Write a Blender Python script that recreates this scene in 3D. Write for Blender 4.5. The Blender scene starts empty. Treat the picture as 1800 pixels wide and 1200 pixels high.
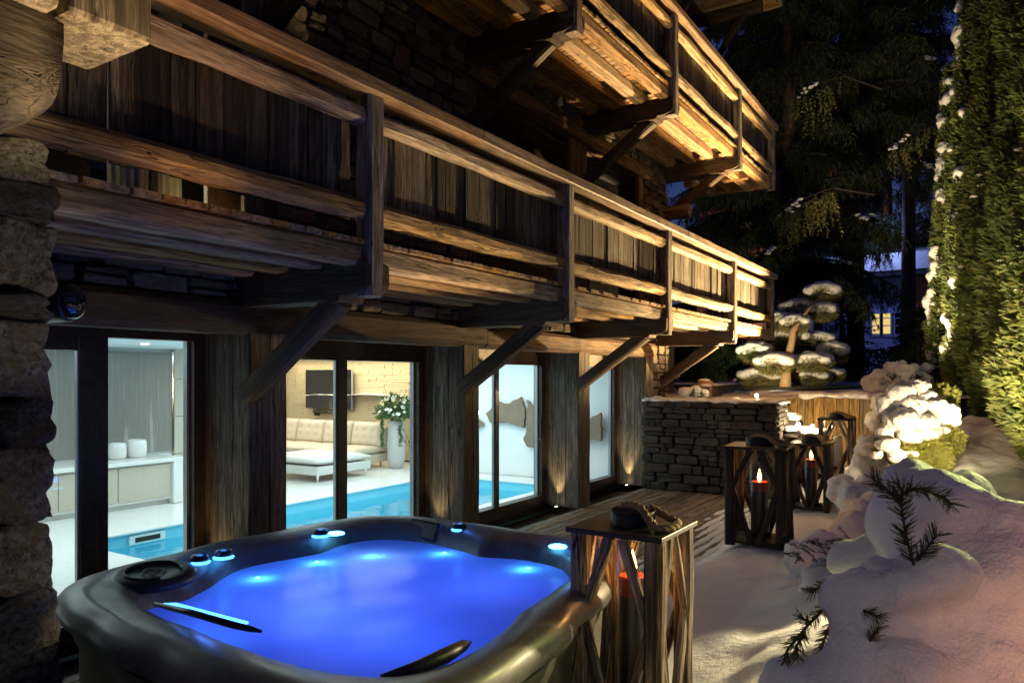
import bpy, bmesh, math, random
import numpy as np
from mathutils import Vector, Matrix, Euler, noise as mnoise

S = bpy.context.scene
COL = S.collection
R = random.Random(7)

# ------------------------------------------------------------------ camera
F, HOR, CAMH = 1300.0, 661.0, 1.95
YAW = math.atan(830 / F)
cam_d = bpy.data.cameras.new('camera')
cam = bpy.data.objects.new('camera', cam_d)
COL.objects.link(cam)
cam.location = (0, 0, CAMH)
cam.rotation_euler = (math.pi / 2, 0, YAW)
cam_d.sensor_width = 36.0
cam_d.lens = 26.0
cam_d.shift_y = (HOR - 600) / 1800.0
cam_d.clip_start = 0.05
cam_d.clip_end = 400
cam_d.dof.use_dof = True
cam_d.dof.focus_distance = 7.5
cam_d.dof.aperture_fstop = 8.0
S.camera = cam

# ------------------------------------------------------------------ world: dusk sky
world = bpy.data.worlds.new('World')
S.world = world
world.use_nodes = True
wn, wl = world.node_tree.nodes, world.node_tree.links
wn.clear()
sky = wn.new('ShaderNodeTexSky')
sky.sky_type = 'NISHITA'
sky.sun_disc = False
sky.sun_elevation = math.radians(2.0)
sky.sun_rotation = math.radians(200)
tint = wn.new('ShaderNodeMix'); tint.data_type = 'RGBA'; tint.blend_type = 'MULTIPLY'
tint.inputs[0].default_value = 1.0
tint.inputs[7].default_value = (0.20, 0.27, 1.0, 1)
bg = wn.new('ShaderNodeBackground')
bg.inputs[1].default_value = 0.105
wo = wn.new('ShaderNodeOutputWorld')
wl.new(sky.outputs[0], tint.inputs[6])
wl.new(tint.outputs[2], bg.inputs[0])
wl.new(bg.outputs[0], wo.inputs[0])

S.view_settings.view_transform = 'Standard'
S.view_settings.look = 'None'
S.view_settings.exposure = 0
S.view_settings.gamma = 1
S.view_settings.use_curve_mapping = False
S.cycles.max_bounces = 7
S.cycles.diffuse_bounces = 3
S.cycles.transparent_max_bounces = 12
S.cycles.sample_clamp_indirect = 4.0
S.cycles.use_denoising = True

def px(u, v, t):
    """the point of the place seen at photo position u, v at forward distance t"""
    a = (u - 900) / F
    c, s = math.cos(YAW), math.sin(YAW)
    return Vector(((-s + c * a) * t, (c + s * a) * t, CAMH + (HOR - v) / F * t))

# ------------------------------------------------------------------ lamps
WARM = (1.0, 0.69, 0.32)
WARM2 = (1.0, 0.76, 0.42)
COOLW = (0.80, 0.96, 1.0)
BLUE = (0.045, 0.125, 1.0)
def lamp(name, kind, loc, power, color, size=0.1, aim=None, spot=None, blend=0.6, size_y=None):
    d = bpy.data.lights.new(name, kind)
    d.energy = power
    d.color = color
    if kind == 'AREA':
        d.size = size
        if size_y:
            d.shape = 'RECTANGLE'; d.size_y = size_y
    else:
        d.shadow_soft_size = size
    if kind == 'SPOT':
        d.spot_size = math.radians(spot); d.spot_blend = blend
    o = bpy.data.objects.new(name, d)
    COL.objects.link(o)
    o.location = loc
    if aim is not None:
        o.rotation_euler = (Vector(aim) - Vector(loc)).to_track_quat('-Z', 'Y').to_euler()
    return o

# a spot on the deck and floodlights of the garden that wash the balconies
lamp('deck_spot', 'SPOT', (-3.05, 5.05, 0.05), 430, WARM, 0.05, (-3.75, 4.95, 3.9), 48, 0.8)
lamp('rail_fill', 'SPOT', (-2.6, 2.2, 1.05), 210, (1.0, 0.55, 0.20), 0.05, (-3.6, 2.65, 4.7), 36, 0.9)  # added in mid-air above the tub to brighten the left handrail
lamp('flood_facade', 'SPOT', (-2.3, 10.6, 0.75), 780, WARM, 0.06, (-4.2, 10.4, 4.2), 96, 0.8)
lamp('flood_upper', 'SPOT', (-2.6, 15.1, 1.75), 7000, (1.0, 0.64, 0.27), 0.06, (-4.2, 11.2, 5.6), 92, 0.7)
# lights at the foot of the bright bush and of the hedge
lamp('bush_flood', 'SPOT', (-0.40, 9.35, 1.05), 125, WARM2, 0.05, (-0.70, 10.5, 1.7), 120, 0.5)
lamp('hedge_flood_a', 'SPOT', (0.0, 9.3, 1.0), 900, WARM2, 0.05, (0.80, 12.4, 4.4), 92, 0.8)
lamp('hedge_flood_b', 'SPOT', (-1.7, 15.7, 1.8), 1700, WARM2, 0.05, (-0.7, 18.5, 5.5), 80, 0.8)
lamp('plank_wash', 'SPOT', (-2.9, 14.4, 0.8), 60, WARM2, 0.05, (-2.6, 15.4, 1.2), 120, 0.8)  # extra wash added to brighten the larch planks
lamp('pine_flood', 'SPOT', (-4.0, 16.9, 1.75), 420, WARM2, 0.05, (-4.4, 19.8, 3.0), 80, 0.8)
lamp('tree_flood', 'SPOT', (-4.9, 17.6, 1.9), 190, (0.9, 0.9, 0.45), 0.05, (-6.6, 26.0, 9.5), 60, 0.8)
# garden lamp behind the near mound: rakes the lantern and the snow; warm light from behind the camera
lamp('mound_flood', 'SPOT', (-0.15, 6.1, 1.35), 620, (1.0, 0.80, 0.42), 0.05, (-1.15, 3.5, 0.5), 54, 0.8)
lamp('mound_flood', 'SPOT', (0.45, 5.3, 2.35), 230, (0.95, 1.0, 0.30), 0.25, (0.2, 3.0, 1.6), 80, 0.8)
lamp('mound_front_light', 'SPOT', (1.9, -0.2, 2.3), 420, (1.0, 0.40, 0.20), 0.12, (1.0, 2.0, 1.0), 44, 0.95)
lamp('mound_front_light', 'SPOT', (0.5, -0.8, 3.0), 42, (1.0, 0.84, 0.60), 0.25, (0.3, 2.4, 1.0), 36, 0.95)  # unseen soft fill added to brighten the near mound
lamp('block_fill', 'SPOT', (-2.40, 1.70, 2.5), 62, (1.0, 0.74, 0.36), 0.04, (-2.85, 1.42, 3.2), 84, 0.8)  # added in mid-air to light the timber block from below
lamp('pillar_lamp', 'SPOT', (-2.2, 1.5, 1.6), 17, (1.0, 0.84, 0.60), 0.05, (-3.2, 1.4, 2.42), 52, 0.95)
# pool hall
lamp('hall_light_a', 'AREA', (-8.0, 8.6, 2.33), 185, COOLW, 3.6, (-8.0, 8.6, 0), size_y=5.0)
lamp('hall_light_b', 'AREA', (-8.6, 3.0, 2.33), 110, COOLW, 3.0, (-8.6, 3.0, 0), size_y=4.0)
lamp('hall_light_c', 'AREA', (-12.6, 10.8, 2.33), 100, (1.0, 0.93, 0.80), 3.5, (-12.6, 10.8, 0), size_y=2.4)
lamp('wall_wash', 'AREA', (-12.6, 12.45, 2.3), 35, (1.0, 0.84, 0.55), 4.2, (-12.6, 12.75, 0.6), size_y=0.1)
lamp('art_wash', 'AREA', (-8.0, 11.2, 2.3), 12, (0.85, 0.97, 1.0), 3.2, (-8.0, 12.1, 0.9), size_y=0.3)
lamp('pool_light', 'AREA', (-7.65, 8.0, -1.30), 60, (0.55, 0.9, 1.0), 2.0, (-7.65, 8.0, 0), size_y=6.0)
# ------------------------------------------------------------------ materials
MATS = {}
def newmat(name):
    m = bpy.data.materials.new(name); m.use_nodes = True
    nt = m.node_tree; nt.nodes.clear()
    out = nt.nodes.new('ShaderNodeOutputMaterial')
    MATS[name] = m
    return m, nt, out
def N(nt, t, **kw):
    n = nt.nodes.new(t)
    for k, v in kw.items():
        setattr(n, k, v)
    return n
def math_n(nt, op, a, b=None):
    n = N(nt, 'ShaderNodeMath', operation=op)
    for i, x in enumerate((a, b)):
        if x is None: continue
        if isinstance(x, (int, float)): n.inputs[i].default_value = x
        else: nt.links.new(x, n.inputs[i])
    return n.outputs[0]
def ramp(nt, src, stops):
    r = N(nt, 'ShaderNodeValToRGB')
    e = r.color_ramp.elements
    while len(e) < len(stops): e.new(0.5)
    for el, (p, c) in zip(e, stops):
        el.position = p
        el.color = (c, c, c, 1) if isinstance(c, (int, float)) else (*c, 1)
    nt.links.new(src, r.inputs[0])
    return r.outputs[0]
def mixc(nt, fac, a, b, mode='MIX'):
    n = N(nt, 'ShaderNodeMix', data_type='RGBA', blend_type=mode)
    for i, x in ((0, fac), (6, a), (7, b)):
        if isinstance(x, (int, float)): n.inputs[i].default_value = x
        elif isinstance(x, tuple): n.inputs[i].default_value = (*x, 1)
        else: nt.links.new(x, n.inputs[i])
    return n.outputs[2]
def coords(nt, scale=(1, 1, 1), rnd=True):
    tc = N(nt, 'ShaderNodeTexCoord')
    src = tc.outputs['Object']
    if rnd:
        oi = N(nt, 'ShaderNodeObjectInfo')
        ad = N(nt, 'ShaderNodeVectorMath', operation='ADD')
        mul = math_n(nt, 'MULTIPLY', oi.outputs['Random'], 43.0)
        nt.links.new(src, ad.inputs[0]); nt.links.new(mul, ad.inputs[1])
        src = ad.outputs[0]
    mp = N(nt, 'ShaderNodeMapping')
    mp.inputs['Scale'].default_value = scale
    nt.links.new(src, mp.inputs[0])
    return mp.outputs[0]
def noise_t(nt, vec, scale=1, detail=4, rough=0.6, dist=0.0):
    n = N(nt, 'ShaderNodeTexNoise')
    n.inputs['Scale'].default_value = scale
    n.inputs['Detail'].default_value = detail
    n.inputs['Roughness'].default_value = rough
    n.inputs['Distortion'].default_value = dist
    nt.links.new(vec, n.inputs['Vector'])
    return n.outputs[0]
def bump_n(nt, h, strength=0.5, dist=0.01):
    b = N(nt, 'ShaderNodeBump')
    b.inputs['Strength'].default_value = strength
    b.inputs['Distance'].default_value = dist
    nt.links.new(h, b.inputs['Height'])
    return b.outputs[0]
def princ(nt, out, color=None, rough=0.6, normal=None, **kw):
    p = N(nt, 'ShaderNodeBsdfPrincipled')
    if isinstance(color, tuple): p.inputs['Base Color'].default_value = (*color, 1)
    elif color is not None: nt.links.new(color, p.inputs['Base Color'])
    if isinstance(rough, (int, float)): p.inputs['Roughness'].default_value = rough
    else: nt.links.new(rough, p.inputs['Roughness'])
    if normal is not None: nt.links.new(normal, p.inputs['Normal'])
    for k, v in kw.items(): p.inputs[k.replace('_', ' ')].default_value = v
    if out is not None: nt.links.new(p.outputs[0], out.inputs[0])
    return p

def wood_mat(name, dark, light, var=0.5, knot=(0.05, 0.018, 0.008), rough=0.75, crack=0.85, bump=1.0, tint=None):
    m, nt, out = newmat(name)
    g = noise_t(nt, coords(nt, (0.9, 26, 26)), 1, 6, 0.65, 0.15)
    broad = noise_t(nt, coords(nt, (0.45, 4.5, 4.5)), 1, 3, 0.5, 0.35)
    ring = math_n(nt, 'SINE', math_n(nt, 'MULTIPLY', broad, 52.0))
    ring = math_n(nt, 'MULTIPLY', math_n(nt, 'ADD', ring, 1.0), 0.5)
    gg = math_n(nt, 'ADD', math_n(nt, 'MULTIPLY', g, 0.78), math_n(nt, 'MULTIPLY', ring, 0.15))
    gg = math_n(nt, 'ADD', gg, math_n(nt, 'MULTIPLY', broad, 0.22))
    fac = ramp(nt, gg, [(0.45, 0.0), (0.68, 1.0)])
    col = mixc(nt, fac, dark, light)
    if name == 'balcony_plank_wood':            # boards from different barns: some silver, some dark brown
        oj = N(nt, 'ShaderNodeObjectInfo')
        rr_ = math_n(nt, 'FRACT', math_n(nt, 'MULTIPLY', oj.outputs['Random'], 7.77))
        col = mixc(nt, ramp(nt, rr_, [(0.25, 0.0), (0.8, 0.75)]), col, mixc(nt, fac, (0.05, 0.048, 0.05), (0.25, 0.235, 0.22)))
    if tint:                                    # patches where the silvered skin has gone
        tn = ramp(nt, noise_t(nt, coords(nt, (0.8, 2.2, 2.2)), 1, 3, 0.6, 0.5), [(0.42, 0.0), (0.66, 1.0)])
        col = mixc(nt, math_n(nt, 'MULTIPLY', tn, 0.8), col, mixc(nt, 0.75, col, tint))
    fine = noise_t(nt, coords(nt, (7, 110, 110)), 1, 3, 0.6)
    col = mixc(nt, ramp(nt, fine, [(0.42, 0.65), (0.54, 0.0)]), col, dark)
    ck = noise_t(nt, coords(nt, (0.75, 15, 15)), 1, 3, 0.55, 0.5)       # drying cracks: thin contour lines
    ln = math_n(nt, 'ABSOLUTE', math_n(nt, 'SUBTRACT', ck, 0.5))
    msk = ramp(nt, noise_t(nt, coords(nt, (0.9, 3, 3)), 1, 2, 0.5), [(0.44, 0.0), (0.54, 1.0)])
    ckm = math_n(nt, 'MULTIPLY', ramp(nt, ln, [(0.006, 1.0), (0.018, 0.0)]), msk)
    col = mixc(nt, math_n(nt, 'MULTIPLY', ckm, crack), col, (0.008, 0.005, 0.004))
    vo = N(nt, 'ShaderNodeTexVoronoi'); vo.inputs['Scale'].default_value = 1.0
    nt.links.new(coords(nt, (2.1, 5.5, 5.5)), vo.inputs['Vector'])
    kn = ramp(nt, vo.outputs['Distance'], [(0.055, 1.0), (0.11, 0.0)])
    col = mixc(nt, math_n(nt, 'MULTIPLY', kn, 0.8), col, knot)
    oi = N(nt, 'ShaderNodeObjectInfo')
    hs = N(nt, 'ShaderNodeHueSaturation')
    val = math_n(nt, 'ADD', math_n(nt, 'MULTIPLY', oi.outputs['Random'], var * 2), 1.0 - var)
    nt.links.new(val, hs.inputs['Value']); nt.links.new(col, hs.inputs['Color'])
    r2 = math_n(nt, 'FRACT', math_n(nt, 'MULTIPLY', oi.outputs['Random'], 17.3))
    nt.links.new(math_n(nt, 'ADD', math_n(nt, 'MULTIPLY', r2, 0.6), 0.7), hs.inputs['Saturation'])
    h = math_n(nt, 'SUBTRACT', math_n(nt, 'ADD', gg, math_n(nt, 'MULTIPLY', fine, 0.35)), math_n(nt, 'MULTIPLY', ckm, 0.9))
    princ(nt, out, hs.outputs[0], rough, bump_n(nt, h, 0.8 * bump, 0.012))
    return m
wood_mat('weathered_wood', (0.07, 0.062, 0.056), (0.38, 0.34, 0.31), 0.35, tint=(0.17, 0.11, 0.06))
wood_mat('balcony_plank_wood', (0.022, 0.018, 0.016), (0.185, 0.160, 0.140), 0.72, tint=(0.085, 0.055, 0.034))
wood_mat('rail_wood', (0.13, 0.09, 0.05), (0.58, 0.44, 0.28), 0.20, tint=(0.50, 0.31, 0.13))
wood_mat('pale_wood', (0.21, 0.12, 0.055), (0.54, 0.355, 0.175), 0.18, crack=0.7)
wood_mat('dark_beam_wood', (0.025, 0.017, 0.012), (0.10, 0.065, 0.042), 0.3, tint=(0.11, 0.055, 0.03))
wood_mat('lintel_wood', (0.06, 0.035, 0.018), (0.26, 0.155, 0.08), 0.25)
wood_mat('clad_wood', (0.050, 0.040, 0.031), (0.21, 0.175, 0.135), 0.35, tint=(0.17, 0.11, 0.065))
wood_mat('deck_wood', (0.085, 0.058, 0.036), (0.30, 0.21, 0.135), 0.3)
wood_mat('frame_wood', (0.028, 0.016, 0.010), (0.075, 0.042, 0.025), 0.1, rough=0.4, crack=0.1, bump=0.3)
wood_mat('log_wood', (0.020, 0.013, 0.009), (0.085, 0.055, 0.032), 0.1, crack=0.0)
wood_mat('driftwood', (0.05, 0.032, 0.02), (0.50, 0.37, 0.26), 0.25, crack=1.0, bump=2.2)
wood_mat('lantern_wood', (0.012, 0.008, 0.006), (0.055, 0.036, 0.024), 0.3, crack=1.0, bump=1.6)
wood_mat('fence_wood', (0.13, 0.08, 0.035), (0.40, 0.28, 0.14), 0.3, crack=0.6)

def stone_mat(name, a, b, c, bump=1.0, sc=6.0):
    m, nt, out = newmat(name)
    v = coords(nt)
    n1 = noise_t(nt, v, sc, 8, 0.68, 0.4)
    n2 = noise_t(nt, v, sc * 0.35, 3, 0.5, 0.6)
    n3 = noise_t(nt, v, sc * 5, 5, 0.7)
    col = mixc(nt, ramp(nt, n1, [(0.36, 0.0), (0.66, 1.0)]), a, b)
    col = mixc(nt, ramp(nt, n2, [(0.5, 0.0), (0.68, 0.75)]), col, c)
    col = mixc(nt, ramp(nt, n3, [(0.36, 0.8), (0.46, 0.0)]), col, (0.015, 0.013, 0.011))
    oi = N(nt, 'ShaderNodeObjectInfo')
    hs = N(nt, 'ShaderNodeHueSaturation')
    nt.links.new(math_n(nt, 'ADD', math_n(nt, 'MULTIPLY', oi.outputs['Random'], 0.9), 0.5), hs.inputs['Value'])
    nt.links.new(col, hs.inputs['Color'])
    h = math_n(nt, 'ADD', n1, math_n(nt, 'MULTIPLY', n3, 0.35))
    princ(nt, out, hs.outputs[0], 0.9, bump_n(nt, h, 0.9 * bump, 0.03))
    return m
stone_mat('wall_stone', (0.11, 0.10, 0.085), (0.30, 0.27, 0.22), (0.27, 0.19, 0.11))
stone_mat('pillar_stone', (0.045, 0.043, 0.042), (0.42, 0.40, 0.37), (0.24, 0.17, 0.10), 1.8, 11.0)
stone_mat('garden_stone', (0.022, 0.020, 0.018), (0.085, 0.075, 0.062), (0.06, 0.042, 0.028))

def plain(name, color, rough=0.6, nscale=None, amt=0.25, bump=0.0, **kw):
    m, nt, out = newmat(name)
    if nscale:
        n = noise_t(nt, coords(nt), nscale, 5, 0.6)
        lo = tuple(x * (1 - amt) for x in color); hi = tuple(min(1, x * (1 + amt)) for x in color)
        c = mixc(nt, n, lo, hi)
        princ(nt, out, c, rough, bump_n(nt, n, bump, 0.01) if bump else None, **kw)
    else:
        princ(nt, out, color, rough, **kw)
    return m
plain('mortar', (0.03, 0.027, 0.023), 0.95, 8)
plain('black_metal', (0.012, 0.011, 0.010), 0.45, 20, 0.4, 0.2)
plain('dark_plastic', (0.012, 0.012, 0.014), 0.35)
plain('white_plaster', (0.80, 0.82, 0.82), 0.7, 2, 0.03)
plain('ceiling_white', (0.72, 0.80, 0.84), 0.6)
plain('floor_stone_white', (0.78, 0.77, 0.73), 0.22, 3, 0.05)
plain('beige_door', (0.52, 0.46, 0.37), 0.4, 4, 0.04)
plain('beige_tile', (0.56, 0.51, 0.42), 0.5, 4, 0.06)
plain('relief_tile', (0.60, 0.50, 0.32), 0.55, 5, 0.12)
plain('sofa_leather', (0.58, 0.50, 0.37), 0.5, 12, 0.06, 0.1)
plain('ottoman_leather', (0.62, 0.62, 0.58), 0.5, 12, 0.05, 0.1)
plain('chrome', (0.8, 0.8, 0.8), 0.12, Metallic=1.0)
plain('alu_frame', (0.45, 0.46, 0.46), 0.35, Metallic=0.6)
plain('screen', (0.006, 0.006, 0.008), 0.06)
plain('ceramic_white', (0.80, 0.79, 0.75), 0.25)
plain('vase_glaze', (0.52, 0.53, 0.52), 0.5, 16, 0.18, 0.4)
plain('petal_white', (0.80, 0.80, 0.70), 0.6)
plain('petal_yellow', (0.70, 0.60, 0.28), 0.6)
plain('flower_leaf', (0.09, 0.17, 0.05), 0.5)
plain('pool_tile', (0.20, 0.58, 0.70), 0.25, 3, 0.08)
plain('burnt_wood', (0.24, 0.165, 0.11), 0.7, 5, 0.35, 0.5)
plain('curtain', (0.62, 0.55, 0.38), 0.8)
plain('rope', (0.42, 0.29, 0.12), 0.9, 60, 0.4, 0.8)
plain('wax_red_glow', (0.22, 0.030, 0.012), 0.4, Subsurface_Weight=0.4)
plain('wax_dark', (0.03, 0.02, 0.018), 0.4)
plain('bag_cloth', (0.015, 0.017, 0.018), 0.7, 30, 0.3, 0.3)
plain('dirt', (0.018, 0.014, 0.010), 0.95, 6, 0.4, 0.5)
plain('bark', (0.055, 0.038, 0.026), 0.95, 14, 0.6, 1.0)
plain('pine_bark', (0.30, 0.20, 0.11), 0.95, 14, 0.5, 1.0)
plain('pillow_rubber', (0.022, 0.022, 0.026), 0.42, 40, 0.2, 0.1)
plain('blue_render', (0.36, 0.44, 0.72), 0.8, 3, 0.1)
plain('pink_redlit_render', (0.42, 0.20, 0.13), 0.9, 2, 0.15)
plain('dark_roof', (0.03, 0.03, 0.035), 0.8)
plain('twig', (0.06, 0.035, 0.02), 0.9)
plain('dry_grass', (0.40, 0.26, 0.12), 0.8)
plain('forest_hill', (0.012, 0.016, 0.012), 1.0, 0.6, 0.5)
plain('grass_dark', (0.06, 0.055, 0.02), 1.0, 5, 0.4)

# water-stained waterfall panel: fine vertical streaks
m, nt, out = newmat('waterfall_slate')
st = noise_t(nt, coords(nt, (120, 120, 1.6), False), 1, 4, 0.6)
st2 = noise_t(nt, coords(nt, (14, 14, 0.5), False), 1, 3, 0.6)
c = mixc(nt, ramp(nt, st, [(0.40, 0.0), (0.72, 1.0)]), (0.23, 0.215, 0.19), (0.31, 0.295, 0.27))
c = mixc(nt, ramp(nt, st2, [(0.62, 0.0), (0.66, 0.35)]), c, (0.62, 0.61, 0.58))
princ(nt, out, c, 0.25)

# needles and leaves
def leaf_mat(name, a, b, c=None, trans=0.25):
    m, nt, out = newmat(name)
    n = noise_t(nt, coords(nt), 2.2, 3, 0.6)
    n2 = noise_t(nt, coords(nt), 34, 2, 0.5)
    col = mixc(nt, ramp(nt, n, [(0.35, 0.0), (0.65, 1.0)]), a, b)
    if c: col = mixc(nt, ramp(nt, n2, [(0.60, 0.0), (0.68, 1.0)]), col, c)
    p = princ(nt, None, col, 0.65)
    tr = N(nt, 'ShaderNodeBsdfTranslucent'); nt.links.new(col, tr.inputs[0])
    mx = N(nt, 'ShaderNodeMixShader'); mx.inputs[0].default_value = trans
    nt.links.new(p.outputs[0], mx.inputs[1]); nt.links.new(tr.outputs[0], mx.inputs[2])
    nt.links.new(mx.outputs[0], out.inputs[0])
leaf_mat('spruce_needles', (0.018, 0.030, 0.010), (0.045, 0.062, 0.02))
leaf_mat('thuja_leaves', (0.050, 0.085, 0.020), (0.17, 0.21, 0.055), (0.25, 0.13, 0.055))
leaf_mat('pine_needles', (0.11, 0.13, 0.035), (0.26, 0.22, 0.07))
leaf_mat('gold_cypress', (0.24, 0.27, 0.055), (0.42, 0.42, 0.12))
leaf_mat('laurel_leaves', (0.020, 0.045, 0.014), (0.05, 0.10, 0.03))
leaf_mat('gold_fir', (0.07, 0.08, 0.02), (0.20, 0.19, 0.06))
leaf_mat('fir_needles', (0.020, 0.030, 0.012), (0.055, 0.068, 0.022))

# snow
m, nt, out = newmat('snow')
v = coords(nt, rnd=False)
n1 = noise_t(nt, v, 9, 4, 0.6); n2 = noise_t(nt, v, 120, 3, 0.6)
col = mixc(nt, n1, (0.78, 0.79, 0.80), (0.86, 0.86, 0.86))
n3 = noise_t(nt, v, 34, 4, 0.65)
h = math_n(nt, 'ADD', math_n(nt, 'ADD', n1, math_n(nt, 'MULTIPLY', n3, 0.45)), math_n(nt, 'MULTIPLY', n2, 0.22))
princ(nt, out, col, 0.55, bump_n(nt, h, 0.75, 0.035), Subsurface_Weight=0.0, Specular_IOR_Level=0.3)

# glass: a thin pane, mostly clear with a Fresnel reflection
def glass_mat(name, tintc=(0.97, 0.99, 0.98), ior=1.5, rough=0.0, boost=1.0):
    m, nt, out = newmat(name)
    t = N(nt, 'ShaderNodeBsdfTransparent'); t.inputs[0].default_value = (*tintc, 1)
    g = N(nt, 'ShaderNodeBsdfGlossy'); g.inputs['Roughness'].default_value = rough
    fr = N(nt, 'ShaderNodeFresnel'); fr.inputs[0].default_value = ior
    mx = N(nt, 'ShaderNodeMixShader')
    ge = N(nt, 'ShaderNodeNewGeometry')
    front = math_n(nt, 'SUBTRACT', 1.0, ge.outputs['Backfacing'])
    nt.links.new(math_n(nt, 'MULTIPLY', math_n(nt, 'MULTIPLY', fr.outputs[0], boost), front), mx.inputs[0])
    nt.links.new(t.outputs[0], mx.inputs[1]); nt.links.new(g.outputs[0], mx.inputs[2])
    nt.links.new(mx.outputs[0], out.inputs[0])
    return m, nt, g, fr
glass_mat('pane_glass')
glass_mat('hurricane_glass', (0.96, 0.96, 0.96), 1.5, 0.02, 1.6)
m, nt, g, fr = glass_mat('pool_water', (0.62, 0.90, 0.96), 1.33, 0.01)
b = bump_n(nt, noise_t(nt, coords(nt, rnd=False), 2.2, 2, 0.5), 0.25, 0.05)
nt.links.new(b, g.inputs['Normal']); nt.links.new(b, fr.inputs['Normal'])

# milky bubbling tub water: light from the lamps under it comes through
m, nt, out = newmat('tub_water')
v = coords(nt, (1, 1, 1), False)
n1 = noise_t(nt, v, 1.6, 3, 0.55, 1.2)
tr = N(nt, 'ShaderNodeBsdfTranslucent')
nt.links.new(mixc(nt, n1, (0.70, 0.75, 0.95), (0.80, 0.84, 1.0)), tr.inputs[0])
df = N(nt, 'ShaderNodeBsdfDiffuse'); df.inputs[0].default_value = (0.30, 0.40, 0.62, 1)
gl = N(nt, 'ShaderNodeBsdfGlossy'); gl.inputs['Roughness'].default_value = 0.22
mx1 = N(nt, 'ShaderNodeMixShader'); mx1.inputs[0].default_value = 0.25
nt.links.new(tr.outputs[0], mx1.inputs[1]); nt.links.new(df.outputs[0], mx1.inputs[2])
mx2 = N(nt, 'ShaderNodeMixShader')
fr = N(nt, 'ShaderNodeFresnel'); fr.inputs[0].default_value = 1.33
nt.links.new(math_n(nt, 'MULTIPLY', fr.outputs[0], 0.35), mx2.inputs[0])
nt.links.new(mx1.outputs[0], mx2.inputs[1]); nt.links.new(gl.outputs[0], mx2.inputs[2])
nt.links.new(mx2.outputs[0], out.inputs[0])

# tub acrylic: dark marbled grey
m, nt, out = newmat('tub_acrylic')
v = coords(nt, rnd=False)
n1 = noise_t(nt, v, 5, 6, 0.65, 1.5)
c = mixc(nt, ramp(nt, n1, [(0.3, 0.0), (0.7, 1.0)]), (0.060, 0.056, 0.055), (0.15, 0.14, 0.135))
n2 = noise_t(nt, v, 40, 3, 0.6)
princ(nt, out, c, 0.50, bump_n(nt, n2, 0.10, 0.004), Coat_Weight=0.22, Coat_Roughness=0.22)
plain('tub_skirt', (0.10, 0.095, 0.065), 0.5, 5, 0.15)

def emit(name, color, strength):
    m, nt, out = newmat(name)
    e = N(nt, 'ShaderNodeEmission'); e.inputs[0].default_value = (*color, 1); e.inputs[1].default_value = strength
    nt.links.new(e.outputs[0], out.inputs[0])
emit('lamp_warm', (1.0, 0.78, 0.45), 60)
emit('lamp_small', (1.0, 0.78, 0.45), 25)
emit('lamp_blue', (0.06, 0.35, 1.0), 5)
emit('lamp_cyan', (0.10, 0.55, 1.0), 9)
emit('flame', (1.0, 0.55, 0.16), 22)
emit('lit_room', (1.0, 0.55, 0.15), 1.6)
emit('lit_window', (1.0, 0.72, 0.22), 0.9)
emit('ceiling_spot', (1.0, 0.97, 0.92), 6)
emit('flat_light', (0.92, 1.0, 1.0), 2.0)
# ------------------------------------------------------------------ object helpers
WM = {}                                      # world matrix of every object made here
def put(o, parent=None, M=None):
    M = M if M is not None else Matrix()
    WM[o.name] = M
    if parent is not None:
        o.parent = parent
        o.matrix_basis = WM[parent.name].inverted() @ M
    else:
        o.matrix_basis = M
    if o.name not in COL.objects: COL.objects.link(o)
    return o
def tag(o, label=None, cat=None, group=None, kind=None):
    if label: o['label'] = label
    if cat: o['category'] = cat
    if group: o['group'] = group
    if kind: o['kind'] = kind
    return o
def empty(name, loc=(0, 0, 0), rz=0.0, parent=None, M=None):
    o = bpy.data.objects.new(name, None)
    o.empty_display_size = 0.1
    if M is None: M = Matrix.Translation(loc) @ Matrix.Rotation(rz, 4, 'Z')
    return put(o, parent, M)
def mesh(name, verts, faces, mat=None, smooth=False):
    me = bpy.data.meshes.new(name)
    me.from_pydata([tuple(v) for v in verts], [], [tuple(f) for f in faces])
    if smooth: me.polygons.foreach_set('use_smooth', [True] * len(me.polygons))
    if mat: me.materials.append(MATS[mat])
    me.update()
    return me
def obj(name, me, parent=None, M=None):
    return put(bpy.data.objects.new(name, me), parent, M)
def np_mesh(name, V, k, mat, smooth=False):
    """V: (n*k, 3) array of separate k-gons"""
    V = np.asarray(V, dtype=np.float32).reshape(-1, 3)
    n = len(V) // k
    me = bpy.data.meshes.new(name)
    me.vertices.add(len(V)); me.vertices.foreach_set('co', V.ravel())
    me.loops.add(len(V)); me.loops.foreach_set('vertex_index', np.arange(len(V), dtype=np.int32))
    me.polygons.add(n); me.polygons.foreach_set('loop_start', np.arange(0, len(V), k, dtype=np.int32))
    if smooth: me.polygons.foreach_set('use_smooth', np.ones(n, dtype=bool))
    me.materials.append(MATS[mat]); me.update(calc_edges=True)
    return me
def join_data(parts):
    V, Fc = [], []
    for v, f in parts:
        b = len(V); V += [tuple(x) for x in v]; Fc += [tuple(i + b for i in ff) for ff in f]
    return V, Fc
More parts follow.
